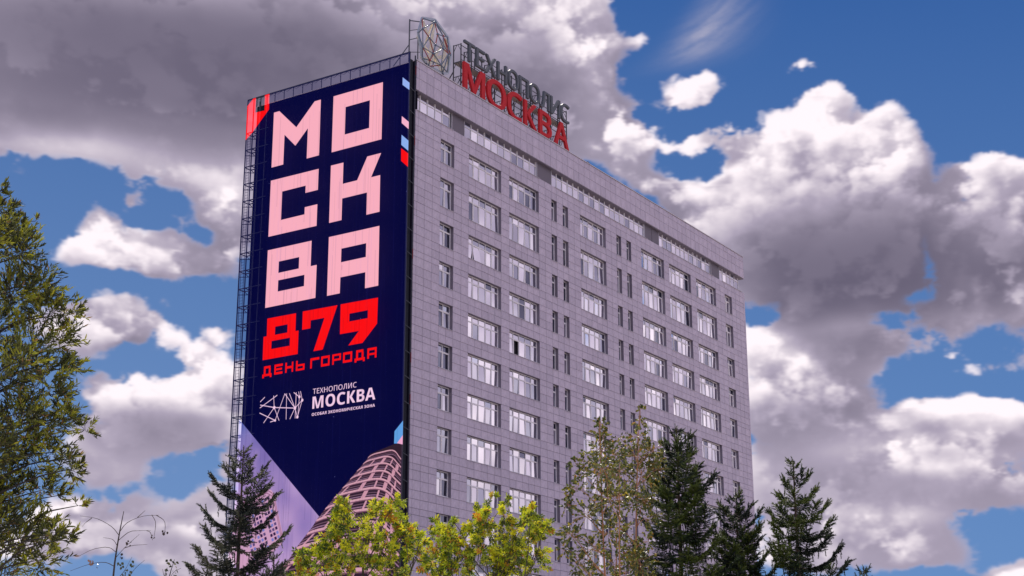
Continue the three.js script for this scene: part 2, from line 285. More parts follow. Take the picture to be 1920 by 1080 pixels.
// ================================================================ the office tower
// its own axes: x along the long window front, y up, -z into the building; x = 0 is the corner with the short wall
const CORNER = [-7.305, 0, -108.073], TURN = 56.929 * RAD;
const WIDE = 58.9, DEEP = 16.3, TOP = 52.68;
const tower = thing('office_tower', 'tall grey-violet panelled office tower with rows of white framed windows', 'building', CORNER, TURN);
const weather = (i) => { const t = speckle(128, 20 + i * 3, 0.86, 1.0, 5); t.repeat.set(0.55, 0.22); t.offset.set(i * 0.23, i * 0.31); return t; };
const PANEL = [0, 1, 2, 3].map((i) => std(0.63 * (0.93 + i * 0.046), 0.505 * (0.93 + i * 0.046), 0.595 * (0.935 + i * 0.042), 0.42, 0, { map: weather(i) }));
const M = {
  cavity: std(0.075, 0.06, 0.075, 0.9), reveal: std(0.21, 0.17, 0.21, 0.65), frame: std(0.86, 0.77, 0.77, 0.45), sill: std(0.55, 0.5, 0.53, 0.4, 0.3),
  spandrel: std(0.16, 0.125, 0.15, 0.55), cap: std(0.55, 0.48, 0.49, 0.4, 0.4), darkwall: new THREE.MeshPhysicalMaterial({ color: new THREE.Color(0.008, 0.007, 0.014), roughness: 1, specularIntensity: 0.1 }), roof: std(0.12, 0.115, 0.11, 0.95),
};
const GLASS = [[0.93, 0.9, 0.94], [0.74, 0.73, 0.79], [0.46, 0.47, 0.55], [0.2, 0.21, 0.27]].map((c) => std(...c, 0.045, 1));
const openings = [['A', 3.31, 5.12, 2], ['B', 7.17, 11.79, 5], ['C', 13.01, 17.57, 5], ['D', 19.63, 20.5, 1], ['E', 21.5, 22.39, 1], ['F', 24.48, 29.0, 5], ['G', 31.02, 31.88, 1], ['H', 32.92, 33.78, 1], ['I', 35.78, 40.36, 5], ['J', 41.48, 46.08, 5], ['K', 47.32, 51.78, 5], ['L', 53.92, 55.61, 2]];
const rows = [[45.37, 47.3], [41.78, 44.12]];
for (let k = 0; k < 12; k++) rows.push([40.53 - 3.185 * k - 1.91, 40.53 - 3.185 * k]);
const RIB = [48.57, 50.2];

// joints of the cladding
const colJ = [0, 0.36, 1.33, 2.31, 3.31, 4.22, 5.12, 6.16, 7.17];
for (let i = 1; i < openings.length; i++) {
  const [, x0, x1, n] = openings[i], tiles = n === 5 ? 5 : n;
  for (let k = 1; k <= tiles; k++) colJ.push(x0 + ((x1 - x0) * k) / tiles);
  const next = openings[i + 1]?.[1]; if (next) { const gap = next - x1, m = gap > 1.6 ? 2 : 1; for (let k = 1; k <= m; k++) colJ.push(x1 + (gap * k) / m); }
}
for (const x of [56.58, 57.56, 58.54, WIDE]) colJ.push(x);
const rowJ = [48.57, 47.95, 47.3, 46.85, 46.16, 45.37, 44.78, 44.12, 43.7, 43.08, 42.42, 41.78, 41.18];
for (let k = 0; k < 12; k++) { const t = 40.53 - 3.185 * k; rowJ.push(t, t - 0.48, t - 1.2, t - 1.91, t - 2.54); }
rowJ.push(2.2, 1.1, 0);
const GAP = 0.024, cells = [];
const inOpening = (x, y) => openings.some(([, a, b]) => x > a && x < b) && rows.some(([a, b]) => y > a && y < b);
for (let i = 0; i < colJ.length - 1; i++) for (let j = 0; j < rowJ.length - 1; j++) {
  const x = (colJ[i] + colJ[i + 1]) / 2, y = (rowJ[j] + rowJ[j + 1]) / 2;
  if (!inOpening(x, y)) cells.push([colJ[i], colJ[i + 1], rowJ[j + 1], rowJ[j], 0]);
}
for (const [y0, y1] of [[50.2, 51.2], [51.2, 52.03], [52.03, 52.6]]) for (let x = 0, k = 0; x < WIDE - 0.01; k++) {
  const w = k === 0 ? 0.36 : Math.min(0.958, WIDE - x); cells.push([x, Math.min(WIDE, x + w), y0, y1, 0.035]); x += w;
}
{
  const rnd = rngOf(77), box = new THREE.BoxGeometry(1, 1, 1), rest = [[], [], [], []];
  const seen = (c) => { const v = V((c[0] + c[1]) / 2, (c[2] + c[3]) / 2, 0).applyAxisAngle(UP, TURN).add(V(...CORNER)); return ((c[1] - c[0]) * (c[3] - c[2])) / v.distanceToSquared(camera.position); };
  for (const c of cells) { c.size = c[2] > 13 ? seen(c) : 0; c.tone = Math.floor(rnd() * 4); c.out = (rnd() - 0.5) * 0.008; }
  cells.sort((a, b) => b.size - a.size);
  cells.forEach((c, i) => {
    const w = c[1] - c[0] - GAP, h = c[3] - c[2] - GAP, p = [(c[0] + c[1]) / 2, (c[2] + c[3]) / 2, c[4] - 0.025 + c.out];
    if (i < 300) { const o = part(i ? `panel_${String(i).padStart(3, '0')}` : 'panel', box, PANEL[c.tone], tower); o.position.set(...p); o.scale.set(w, h, 0.05); }
    else rest[c.tone].push(new THREE.BoxGeometry(w, h, 0.05).translate(...p));
  });
  for (let k = 0; k < 4; k++) part(k ? `panel_field_00${k}` : 'panel_field', rest[k], PANEL[k], tower).userData.kind = 'stuff';
}
// body of the building
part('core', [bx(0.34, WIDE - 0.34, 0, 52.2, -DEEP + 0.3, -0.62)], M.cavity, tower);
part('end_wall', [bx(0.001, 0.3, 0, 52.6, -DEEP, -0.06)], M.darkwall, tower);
part('side_wall', [bx(WIDE - 0.3, WIDE - 0.001, 0, 48.5, -DEEP, -0.06), bx(WIDE - 0.9, WIDE - 0.62, 48.5, 50.15, -DEEP, -0.5), bx(WIDE - 0.3, WIDE - 0.001, 50.2, 52.6, -DEEP, -0.06)], PANEL[1], tower);
part('back_wall', [bx(0.3, WIDE - 0.3, 0, 52.6, -DEEP, -DEEP + 0.28)], PANEL[2], tower);
part('roof', [bx(0.3, WIDE - 0.3, 52.2, 52.3, -DEEP + 0.3, -0.5)], M.roof, tower);
part('soffit', [bx(0.02, WIDE - 0.02, 50.14, 50.2, -0.6, -0.02), bx(0.02, WIDE - 0.5, 48.5, 48.57, -0.6, -0.02)], M.reveal, tower);
part('parapet_cap', [bx(-0.03, WIDE + 0.03, 52.61, TOP, -0.55, 0.085), bx(-0.03, 0.5, 52.61, TOP, -DEEP - 0.03, -0.553), bx(WIDE - 0.5, WIDE + 0.03, 52.61, TOP, -DEEP - 0.03, -0.553), bx(0.503, WIDE - 0.503, 52.61, TOP, -DEEP - 0.03, -DEEP + 0.5)], M.cap, tower);

part('roof_clamp', [bx(26.2, 26.35, 52.68, 52.95, -0.3, -0.1), bx(26.35, 26.7, 52.86, 52.93, -0.26, -0.18), bx(28.3, 28.42, 52.68, 52.86, -0.3, -0.12), bx(6.6, 6.72, 52.68, 52.9, -0.4, -0.1), bx(6.72, 7.05, 52.8, 52.88, -0.3, -0.2)].map((g) => g), M.reveal, tower).userData.kind = 'stuff';

// windows
const ZG = -0.31;                                      // glass line behind the panels
const cache = new Map();
function windowShapes(w, h, n) {
  const key = [w.toFixed(2), h.toFixed(2), n].join();
  if (cache.has(key)) return cache.get(key);
  const f = 0.055, tr = h * 0.72, pw = (w - 2 * f) / n, fr = [];
  fr.push(bx(0, w, 0, f * 1.5, ZG - 0.03, ZG + 0.04), bx(0, w, h - f, h, ZG - 0.03, ZG + 0.04), bx(0, f, f * 1.5, h - f, ZG - 0.03, ZG + 0.04), bx(w - f, w, f * 1.5, h - f, ZG - 0.03, ZG + 0.04));
  for (let k = 1; k < n; k++) fr.push(bx(f + k * pw - 0.04, f + k * pw + 0.04, f * 1.5, h - f, ZG - 0.028, ZG + 0.036));
  for (let k = 0; k < n; k++) {
    const a = f + k * pw + (k ? 0.04 : 0), b = f + (k + 1) * pw - (k < n - 1 ? 0.04 : 0);
    fr.push(bx(a, b, tr - 0.045, tr + 0.035, ZG - 0.026, ZG + 0.034));
    if (k % 2 || n < 3) { const s = 0.05; fr.push(bx(a, a + s, f * 1.5, tr - 0.045, ZG - 0.02, ZG + 0.055), bx(b - s, b, f * 1.5, tr - 0.045, ZG - 0.02, ZG + 0.055), bx(a + s, b - s, f * 1.5, f * 1.5 + s, ZG - 0.02, ZG + 0.055), bx(a + s, b - s, tr - 0.045 - s, tr - 0.045, ZG - 0.02, ZG + 0.055)); }
  }
  const reveal = [bx(-0.012, 0.0, -0.01, h + 0.01, ZG - 0.05, -0.002), bx(w, w + 0.012, -0.01, h + 0.01, ZG - 0.05, -0.002), bx(0, w, h, h + 0.012, ZG - 0.05, -0.002)];
  const s = { frame: mergeGeometries(fr), reveal: mergeGeometries(reveal), sill: bx(-0.02, w + 0.02, -0.03, 0.0, ZG - 0.05, 0.05), panes: [] };
  for (let k = 0; k < n; k++) s.panes.push([f + k * pw, f + (k + 1) * pw, f * 1.5, tr - 0.005, k], [f + k * pw, f + (k + 1) * pw, tr + 0.005, h - f, k]);
  cache.set(key, s); return s;
}
const paneCache = new Map(), paneGeo = (w, h) => { const k = w.toFixed(3) + h.toFixed(3); if (!paneCache.has(k)) paneCache.set(k, new THREE.PlaneGeometry(w, h)); return paneCache.get(k); };
const wr = rngOf(4242);
let singlePanes = 0;
const special = { 'C4': [2, 'open'], 'B2': [2, 'tilt'], 'F0': [2, 'blue'], 'C1': [2, 'ajar'], 'B7': [2, 'ajar'], 'C7': [2, 'ajar'], 'B5': [2, 'ajar'], 'I5': [2, 'blue'] };
openings.forEach(([id, x0, x1, n]) => rows.forEach(([y0, y1], r) => {
  const s = windowShapes(x1 - x0, y1 - y0, n), win = new THREE.Group(); win.name = numbered('window'); win.position.set(x0, y0, 0); tower.add(win);
  part('frame', s.frame, M.frame, win); part('reveal', s.reveal, M.reveal, win); part('sill', s.sill, M.sill, win);
  const alone = 'BC'.includes(id) && r < 11 && singlePanes < 290, shade = [[], [], [], []], sp = special[id + r];
  s.panes.forEach(([a, b, c, d, k]) => {
    const u = wr(), dark = id === 'A' || n === 1;  // column A mirrors dimmer sky; that reflection is put into the glass tone
    let tone = dark ? (u < 0.25 ? 1 : u < 0.8 ? 2 : 3) : u < 0.55 ? 0 : u < 0.74 ? 1 : u < 0.9 ? 2 : 3, z = ZG;
    let rx = (wr() - 0.5) * 0.07, ry = (wr() - 0.5) * 0.05;
    const low = c < 0.2;
    if (sp && low && k === sp[0] - 1) {
      if (sp[1] === 'open') { win.userData.label = 'window with one casement standing open on a dark room'; return; }
      if (sp[1] === 'blue') { rx = 0.02; tone = 2; }  // reflection of blue sky put into the pane tone
      if (sp[1] === 'tilt') { rx = -0.16; z += 0.1; tone = 0; win.userData.label = 'window with a casement tilted out of its frame'; }
      if (sp[1] === 'ajar') { ry = 0.09; z += 0.03; tone = 1; }
    }
    if (alone) { const o = part('pane', paneGeo(b - a, d - c), GLASS[tone], win); o.position.set((a + b) / 2, (c + d) / 2, z); o.rotation.set(rx, ry, 0); singlePanes++; }
    else shade[tone].push(new THREE.PlaneGeometry(b - a, d - c).rotateX(rx).rotateY(ry).translate((a + b) / 2, (c + d) / 2, z));
  });
  shade.forEach((g, k) => { if (g.length) { const o = part(g.length === 1 ? 'pane' : 'glazing', g, GLASS[k], win); if (g.length > 1) o.userData.kind = 'stuff'; } });
}));
// the window band under the roof edge
const RZ = -0.4;
for (const [x0, x1, closed] of [[0.06, 4.95], [5.2, 6.88, 1], [6.95, 17.72], [17.8, 20.1, 1], [20.16, 37.08], [37.15, 39.98, 1], [40.02, 51.32], [51.5, 53.36, 1], [53.42, 58.2]]) {
  const h = RIB[1] - RIB[0];
  if (closed) {
    const w = x1 - x0, half = w > 2.5;
    const g = new THREE.Group(); g.name = numbered('spandrel'); g.position.set(x0, RIB[0], 0); tower.add(g);
    part('infill', half ? [bx(0, w / 2 - 0.03, 0, h, RZ - 0.05, RZ + 0.1), bx(w / 2 + 0.03, w, 0, h, RZ - 0.05, RZ + 0.1)] : [bx(0, w, 0, h, RZ - 0.05, RZ + 0.1)], M.spandrel, g);
    part('post', [bx(-0.07, -0.005, 0, h, RZ - 0.05, RZ + 0.12), bx(w + 0.005, w + 0.06, 0, h, RZ - 0.05, RZ + 0.12)], M.sill, g);
    continue;
  }
  const win = new THREE.Group(); win.name = numbered('ribbon_window'); win.position.set(x0, RIB[0], 0); tower.add(win);
  const w = x1 - x0, n = Math.round(w / 0.955), pw = w / n, f = 0.05, tr = h * 0.7, fr = [bx(0, w, 0, 0.07, RZ - 0.03, RZ + 0.04), bx(0, w, h - f, h, RZ - 0.03, RZ + 0.04)];
  for (let k = 0; k <= n; k++) fr.push(bx(k * pw - (k ? 0.04 : 0), k * pw + (k < n ? 0.04 : 0), 0.07, h - f, RZ - 0.03, RZ + 0.05));
  const shade = [[], [], [], []];
  for (let k = 0; k < n; k++) {
    const a = k * pw + (k ? 0.04 : 0.04), b = (k + 1) * pw - 0.04;
    fr.push(bx(a, b, tr - 0.035, tr + 0.035, RZ - 0.028, RZ + 0.04));
    for (const [c, d] of [[0.07, tr], [tr, h - f]]) { const u = wr(), blueReflect = x0 > 39 && x0 < 41 && (k === 1 || k === 2) && c < 0.1; shade[blueReflect ? 2 : u < 0.62 ? 0 : u < 0.92 ? 1 : 2].push(new THREE.PlaneGeometry(pw, d - c).rotateX((wr() - 0.5) * 0.03).rotateY((wr() - 0.5) * 0.03).translate((k + 0.5) * pw, (c + d) / 2, RZ)); }  // two panes carry the mirrored blue sky in their tone
  }
  part('frame', fr, M.frame, win); part('sill', [bx(0, w, -0.03, -0.003, RZ - 0.03, 0.06)], M.sill, win);
  shade.forEach((g, k) => { if (g.length) part(g.length === 1 ? 'pane' : 'glazing', g, GLASS[k], win).userData.kind = 'stuff'; });
}

// ================================================================ the lit media screen on the end wall
const SX = -0.85, SW = 16.62, S0 = 7, S1 = 53.0;
function screenPrint() {
  const W = 1024, H = 2048, cv = document.createElement('canvas'); cv.width = W; cv.height = H;
  const g = cv.getContext('2d'), X = (s) => ((SW - s) / SW) * W, Y = (y) => ((S1 - y) / (S1 - S0)) * H, rnd = rngOf(9);
  const trace = (p) => { p.forEach(([s, y], i) => (i ? g.lineTo(X(s), Y(y)) : g.moveTo(X(s), Y(y)))); g.closePath(); };
  const shape = (color, ...loops) => { g.fillStyle = color; g.beginPath(); loops.forEach(trace); g.fill('evenodd'); };
  const box = (a, b, c, d) => [[a, c], [b, c], [b, d], [a, d]];
  const PINK = 'rgb(252,176,192)', RED = 'rgb(255,10,8)', NAVY = 'rgb(0,2,54)';
  g.fillStyle = NAVY; g.fillRect(0, 0, W, H);
  // pale sky at the foot of the picture
  const grad = g.createLinearGradient(0, Y(26.5), 0, Y(11)); grad.addColorStop(0, 'rgb(58,80,160)'); grad.addColorStop(0.2, 'rgb(132,114,178)'); grad.addColorStop(0.5, 'rgb(184,150,198)'); grad.addColorStop(1, 'rgb(206,168,212)');
  g.fillStyle = grad; g.beginPath(); trace([[SW, 26.9], [15.78, 26.22], [7.45, 18.06], [7.0, 7], [SW, 7]]); g.fill(); g.save(); g.clip();
  for (let k = 0; k < 90; k++) { const s = 7 + rnd() * 9.6, y = 8 + rnd() * 18, r = 30 + rnd() * 90, t = g.createRadialGradient(X(s), Y(y), 2, X(s), Y(y), r), c = rnd() < 0.5 ? '90,80,160' : '245,200,235'; t.addColorStop(0, `rgba(${c},.2)`); t.addColorStop(1, `rgba(${c},0)`); g.fillStyle = t; g.fillRect(X(s) - r, Y(y) - r, 2 * r, 2 * r); }
  g.restore();
  g.fillStyle = 'rgba(3,14,44,.9)'; g.beginPath(); trace([[SW, 26.9], [15.78, 26.22], [15.75, 7], [SW, 7]]); g.fill();
  // small block at the left: rounded slab with a grid of panes
  shape('rgb(206,158,190)', [[15.6, 19.1], [14.9, 19.81], [12.63, 20.54], [12.19, 20.44], [11.81, 20], [11.49, 18.92], [10.77, 16.83], [10.92, 16.33], [13.34, 14.8], [14.6, 14.6], [16.2, 15.6]]);
  g.save(); g.beginPath(); trace([[15.4, 18.9], [14.8, 19.5], [12.7, 20.2], [12.35, 20.1], [12.0, 19.7], [11.1, 16.9], [11.2, 16.5], [13.3, 15.1], [15.5, 16]]); g.clip();
  for (let i = 0; i < 10; i++) for (let j = 0; j < 14; j++) { if (i % 4 === 3) continue; const s = 12.35 + i * 0.285 - j * 0.128, y = 19.95 - i * 0.092 - j * 0.325, u = rnd(); shape(u < 0.5 ? 'rgb(46,24,66)' : u < 0.8 ? 'rgb(122,124,196)' : 'rgb(92,70,120)', [[s, y], [s + 0.2, y - 0.065], [s + 0.12, y - 0.27], [s - 0.08, y - 0.205]]); }
  g.restore();
  g.lineWidth = 3; g.strokeStyle = 'rgb(150,100,130)'; for (const k of [0, 0.22]) { g.beginPath(); [[14.9, 19.7], [12.6, 20.45 - k], [12.1, 20.2 - k], [11.75 + k * 0.5, 19.6], [10.9 + k * 0.5, 16.8]].forEach(([s, y], i) => (i ? g.lineTo(X(s), Y(y)) : g.moveTo(X(s), Y(y)))); g.stroke(); }
  // large tower at the right: stacked curved bands
  const edge = [[0, 22.55], [0.38, 22.65], [0.74, 22.66], [2.89, 22.18], [3.2, 21.8], [3.95, 21.16], [5.29, 20], [6.33, 19.13], [7.45, 18.06], [8.16, 17.25], [9.37, 16.09], [10.09, 15.24], [11.03, 14.53], [11.48, 14.04], [12.6, 12.4], [14.5, 9], [15.4, 7], [0, 7]];
  g.fillStyle = 'rgb(48,30,42)'; g.beginPath(); trace(edge); g.fill(); g.save(); g.clip();
  const left = (y) => { for (let i = 3; i < edge.length - 2; i++) if (y <= edge[i][1] && y >= edge[i + 1][1]) return lerp(edge[i][0], edge[i + 1][0], (edge[i][1] - y) / (edge[i][1] - edge[i + 1][1])); return 1.5; };
  const bandY = []; for (let k = 0, y = 22.0, h = 0.42; y > 6; k++) { bandY.push(y); y -= h; h *= 1.115; }
  const curve = (y, k) => { const l = left(y), t = 1 - Math.exp(-k * 0.2), crest = lerp(1.0, 3.2, t), drop = lerp(0.5, 1.3, t); return [[l + 0.05, y - 0.1], [l - 0.25, y + 0.12], [crest + (l - crest) * 0.4, y + 0.2 + 0.02 * k], [crest, y + 0.28 + 0.02 * k], [crest * 0.6, y + 0.12], [Math.max(0.35, crest * 0.33), y - drop * 0.45], [0.1, y - drop]]; };
  const run = (p, w, c) => { g.strokeStyle = c; g.lineWidth = w; g.lineJoin = 'round'; g.beginPath(); g.moveTo(X(p[0][0]), Y(p[0][1])); for (let i = 1; i < p.length - 1; i++) { const mx = (p[i][0] + p[i + 1][0]) / 2, my = (p[i][1] + p[i + 1][1]) / 2; g.quadraticCurveTo(X(p[i][0]), Y(p[i][1]), X(mx), Y(my)); } g.lineTo(X(p[p.length - 1][0]), Y(p[p.length - 1][1])); g.stroke(); };
  bandY.forEach((y, k) => { const h = 0.42 * Math.pow(1.115, k), px = (h / (S1 - S0)) * H, low = curve(y - h * 0.45, k).map(([s, q]) => [s, q]); run(low, px * 0.08, 'rgb(120,86,104)'); run(curve(y - h * 0.7, k), px * 0.1, 'rgb(150,112,140)'); });
  for (let k = 1; k < bandY.length - 1; k++) {          // piers between the bands
    const c0 = curve(bandY[k], k), c1 = curve(bandY[k + 1], k + 1), m = 4 + Math.floor(k / 3);
    for (let i = 0; i < m; i++) { const f = (i + 0.5 + (k % 2) * 0.4) / m, at = (c, t) => { const q = t * (c.length - 1), a = Math.floor(q), u = q - a, b = Math.min(a + 1, c.length - 1); return [lerp(c[a][0], c[b][0], u), lerp(c[a][1], c[b][1], u)]; }; const a = at(c0, 0.14 + f * 0.75), b = at(c1, 0.12 + f * 0.75), wd = i % 2 ? 0.13 + k * 0.012 : 0.06 + k * 0.006; shape('rgb(206,150,168)', [[a[0] + wd, a[1]], [a[0] - wd, a[1]], [b[0] - wd, b[1]], [b[0] + wd, b[1]]]); }
  }
  bandY.forEach((y, k) => { const px = ((0.42 * Math.pow(1.115, k)) / (S1 - S0)) * H; run(curve(y, k), px * 0.21, 'rgb(214,160,176)'); run(curve(y - 0.07 * Math.pow(1.1, k), k), px * 0.09, 'rgb(120,78,98)'); });
  g.restore();
  shape('rgb(96,160,226)', [[0, 24.28], [0.74, 23.59], [0.76, 22.7], [0.4, 22.66], [0, 23.1]]); shape('rgb(240,170,205)', [[0, 23.22], [0.5, 22.7], [0, 22.55]]);
  // big letters
  shape(PINK, [[13.66, 51.2], [13.08, 51.2], [11.2, 49.36], [9.39, 51.16], [8.75, 51.16], [8.72, 46.42], [9.99, 46.42], [9.99, 48.98], [11.22, 47.78], [12.41, 48.98], [12.41, 46.44], [13.65, 46.44]]);
  shape(PINK, box(7.46, 2.56, 51.12, 46.38), box(6.19, 3.8, 49.9, 47.6));
  shape(PINK, [[13.65, 45.33], [8.71, 45.29], [8.71, 43.53], [9.98, 43.53], [9.98, 44.15], [12.39, 44.15], [12.39, 41.77], [9.99, 41.77], [9.99, 42.36], [8.71, 42.36], [8.71, 40.58], [13.64, 40.6]]);
  shape(PINK, [[7.48, 45.29], [6.23, 45.28], [6.23, 43.52], [4.83, 43.52], [3.9, 45.27], [2.56, 45.27], [3.47, 43.49], [2.6, 43.48], [2.58, 40.53], [3.84, 40.53], [3.84, 42.32], [6.24, 42.32], [6.24, 40.57], [7.47, 40.57]]);
  shape(PINK, [[13.63, 39.48], [9.15, 39.46], [9.15, 37.4], [8.55, 37.4], [8.56, 34.76], [13.63, 34.76]], box(12.42, 10.35, 38.34, 37.42), box(12.4, 9.75, 36.8, 35.9));
  shape(PINK, [[7.44, 39.43], [2.56, 39.41], [2.53, 34.72], [3.78, 34.72], [3.79, 35.98], [6.17, 35.98], [6.18, 34.73], [7.43, 34.73]], box(6.16, 3.78, 38.26, 37.18));
  shape(RED, [[13.35, 33.87], [10.43, 33.85], [10.42, 32.43], [10.11, 32.43], [10.11, 30.58], [13.64, 30.58], [13.66, 32.45], [13.33, 32.45]], box(12.49, 11.25, 33.08, 32.44), box(12.8, 10.96, 31.98, 31.36));
  shape(RED, [[9.77, 33.88], [6.36, 33.84], [7.66, 30.57], [8.57, 30.57], [7.61, 33.03], [8.93, 33.04], [8.94, 32.42], [9.77, 32.42]]);
  shape(RED, [[6.07, 33.85], [2.52, 33.81], [2.55, 31.82], [3.87, 30.54], [5.22, 30.54], [4.26, 31.51], [6.05, 31.52]], box(5.18, 3.45, 32.98, 32.38));
  // small square lettering
  const T = 0.2, cell = (a, b, bars) => bars.forEach((q) => shape(RED, q.map(([u, v]) => [lerp(a, b, u), lerp(29.26, 30.06, v)])));
  const t = 0.2, v = 0.24, R = (u0, u1, v0, v1) => [[u0, v0], [u1, v0], [u1, v1], [u0, v1]];
  const glyph = {
    'Д': [R(0.14, 0.86, 1 - v, 1), R(0.14, 0.34, 0.1, 1 - v), R(0.68, 0.88, 0.1, 1 - v), R(0, 1, 0, v), R(0, 0.2, -0.16, 0), R(0.8, 1, -0.16, 0)], 'Е': [R(0, t, 0, 1), R(t, 1, 1 - v, 1), R(t, 0.92, 0.39, 0.6), R(t, 1, 0, v)],
    'Н': [R(0, t, 0, 1), R(1 - t, 1, 0, 1), R(t, 1 - t, 0.38, 0.62)], 'Ь': [R(0, t, 0, 1), R(t, 1, 0.42, 0.62), R(1 - t, 1, 0, 0.42), R(t, 1 - t, 0, 0.2)], 'Г': [R(0, t, 0, 1), R(t, 1, 1 - v, 1)],
    'О': [R(0, t, 0, 1), R(1 - t, 1, 0, 1), R(t, 1 - t, 1 - v, 1), R(t, 1 - t, 0, v)], 'Р': [R(0, t, 0, 1), R(t, 1, 1 - 0.2, 1), R(1 - t, 1, 0.34, 0.8), R(t, 1 - t, 0.34, 0.54)], 'А': [R(0, t, 0, 1), R(1 - t, 1, 0, 1), R(t, 1 - t, 1 - v, 1), R(t, 1 - t, 0.3, 0.5)],
  };
  [['Д', 13.6, 12.65], ['Е', 12.4, 11.56], ['Н', 11.3, 10.5], ['Ь', 10.24, 9.38], ['Г', 8.83, 7.96], ['О', 7.78, 6.95], ['Р', 6.71, 5.87], ['О', 5.68, 4.81], ['Д', 4.58, 3.62], ['А', 3.4, 2.53]].forEach(([k, a, b]) => cell(a, b, glyph[k]));
  // thin line emblem and the three lines of text
  const LILAC = 'rgb(246,206,232)'; g.strokeStyle = LILAC; g.lineWidth = 3.2; g.lineCap = 'butt';
  const ln = (...p) => { g.beginPath(); p.forEach(([s, y], i) => (i ? g.lineTo(X(s), Y(y)) : g.moveTo(X(s), Y(y)))); g.stroke(); };
  ln([13.69, 27.31], [13.23, 27.63]); ln([13.7, 26.84], [11.98, 27.63]); ln([13.67, 27.07], [12.24, 26.7], [10.17, 26.41]); ln([12.35, 27.64], [12.24, 26.7], [13.25, 25.62]); ln([12.24, 26.7], [11.69, 25.63]); ln([13.7, 26.45], [12.09, 25.69], [12.58, 25.62]); ln([12.09, 25.69], [11.23, 27.64], [10.17, 26.41]); ln([11.05, 27.65], [11.0, 25.63]); ln([10.78, 27.62], [10.17, 26.41], [10.64, 25.62]); ln([10.17, 26.41], [9.9, 25.7]); ln([10.1, 27.62], [10.11, 25.61]); ln([10.35, 27.63], [9.77, 27.22], [9.85, 25.75]); ln([9.87, 27.64], [9.77, 27.22]); ln([9.69, 27.65], [9.48, 26.93], [10.17, 26.41]); ln([9.48, 26.93], [9.9, 25.7]);
  g.fillStyle = LILAC; for (const [s, y, r] of [[12.24, 26.7, 8], [10.17, 26.41, 8], [12.09, 25.69, 6], [9.9, 25.7, 7], [9.77, 27.22, 7], [9.48, 26.93, 7]]) { g.beginPath(); g.ellipse(X(s), Y(y), r, r * 0.75, 0, 0, 7); g.fill(); }
  const words = (text, a, b, y, cap, font, gap) => { g.save(); g.font = font; g.textBaseline = 'alphabetic'; const w = g.measureText(text).width; g.translate(X(a), Y(y)); g.scale((X(b) - X(a)) / w, ((cap / (S1 - S0)) * H) / (100 * 0.714)); g.fillStyle = LILAC; g.fillText(text, 0, 0); g.restore(); };
  words('ТЕХНОПОЛИС', 8.48, 4.3, 27.27, 0.41, '100px sans-serif'); words('МОСКВА', 8.6, 2.55, 26.13, 0.93, 'bold 100px sans-serif'); words('ОСОБАЯ ЭКОНОМИЧЕСКАЯ ЗОНА', 8.52, 2.57, 25.6, 0.23, 'bold 100px sans-serif');
  // chips at the right edge, the red corner at the left
  shape('rgb(150,178,240)', [[0.66, 51.05], [0, 50.43], [0, 49.83], [0.66, 50.41]]); shape('rgb(250,180,205)', [[0.67, 47.85], [0, 47.22], [0, 46.62], [0.67, 47.27]]); shape('rgb(140,176,238)', [[0.65, 46.32], [0, 45.7], [0, 44.87], [0.66, 45.49]]); shape(RED, [[0.67, 45.24], [0, 44.66], [0, 43.57], [0.65, 44.2]]);
  shape(RED, [[SW, 52.47], [16, S1], [14.24, S1], [14.21, 51.62], [15.86, 50.01], [SW, 49.45]], [[15.7, S1], [14.74, S1], [14.7, 51.64], [15.68, 51.69]]);
  shape('rgb(10,24,30)', [[15.7, S1], [14.74, S1], [14.7, 51.64], [15.68, 51.69]]);
  // seams between the hung strips, a few dead modules
  g.fillStyle = 'rgba(0,0,30,.10)'; for (let k = 0; k < 170; k++) g.fillRect(k * 6.03, 0, 1, H);
  for (let k = 0; k < 500; k++) { g.fillStyle = rnd() < 0.5 ? 'rgba(0,0,40,.06)' : 'rgba(120,120,255,.03)'; g.fillRect(rnd() * W, rnd() * H, 3 + rnd() * 3, 60 + rnd() * 300); }
  for (let k = 0; k < 14; k++) { g.fillStyle = 'rgba(60,20,60,.5)'; g.fillRect(rnd() * W, rnd() * H, 1.5, 8 + rnd() * 40); }
  for (let k = 0; k < 12; k++) { g.fillStyle = 'rgba(190,190,255,.6)'; g.fillRect(rnd() * W, rnd() * H, 3, 2.2); }
  const tx = new THREE.CanvasTexture(cv); tx.colorSpace = THREE.SRGBColorSpace; tx.magFilter = THREE.LinearFilter; return tx;
}
{
  const OP = 0.26, tower2 = thing('led_media_screen', 'tall dark blue lit mesh screen with pink and red Cyrillic letters on end wall', 'screen', CORNER, TURN);
  const g = new THREE.BufferGeometry();
  g.setAttribute('position', new THREE.Float32BufferAttribute([SX, S0, -SW, SX, S0, 0, SX, S1, 0, SX, S1, -SW], 3));
  g.setAttribute('normal', new THREE.Float32BufferAttribute([-1, 0, 0, -1, 0, 0, -1, 0, 0, -1, 0, 0], 3));
  g.setAttribute('uv', new THREE.Float32BufferAttribute([0, 0, 1, 0, 1, 1, 0, 1], 2)); g.setIndex([0, 1, 2, 0, 2, 3]);
  part('led_mesh', g, new THREE.MeshPhysicalMaterial({ color: 0x020206, roughness: 1, specularIntensity: 0, emissive: 0xffffff, emissiveMap: screenPrint(), emissiveIntensity: 1 / OP, transparent: true, opacity: OP, side: THREE.DoubleSide }), tower2);
}
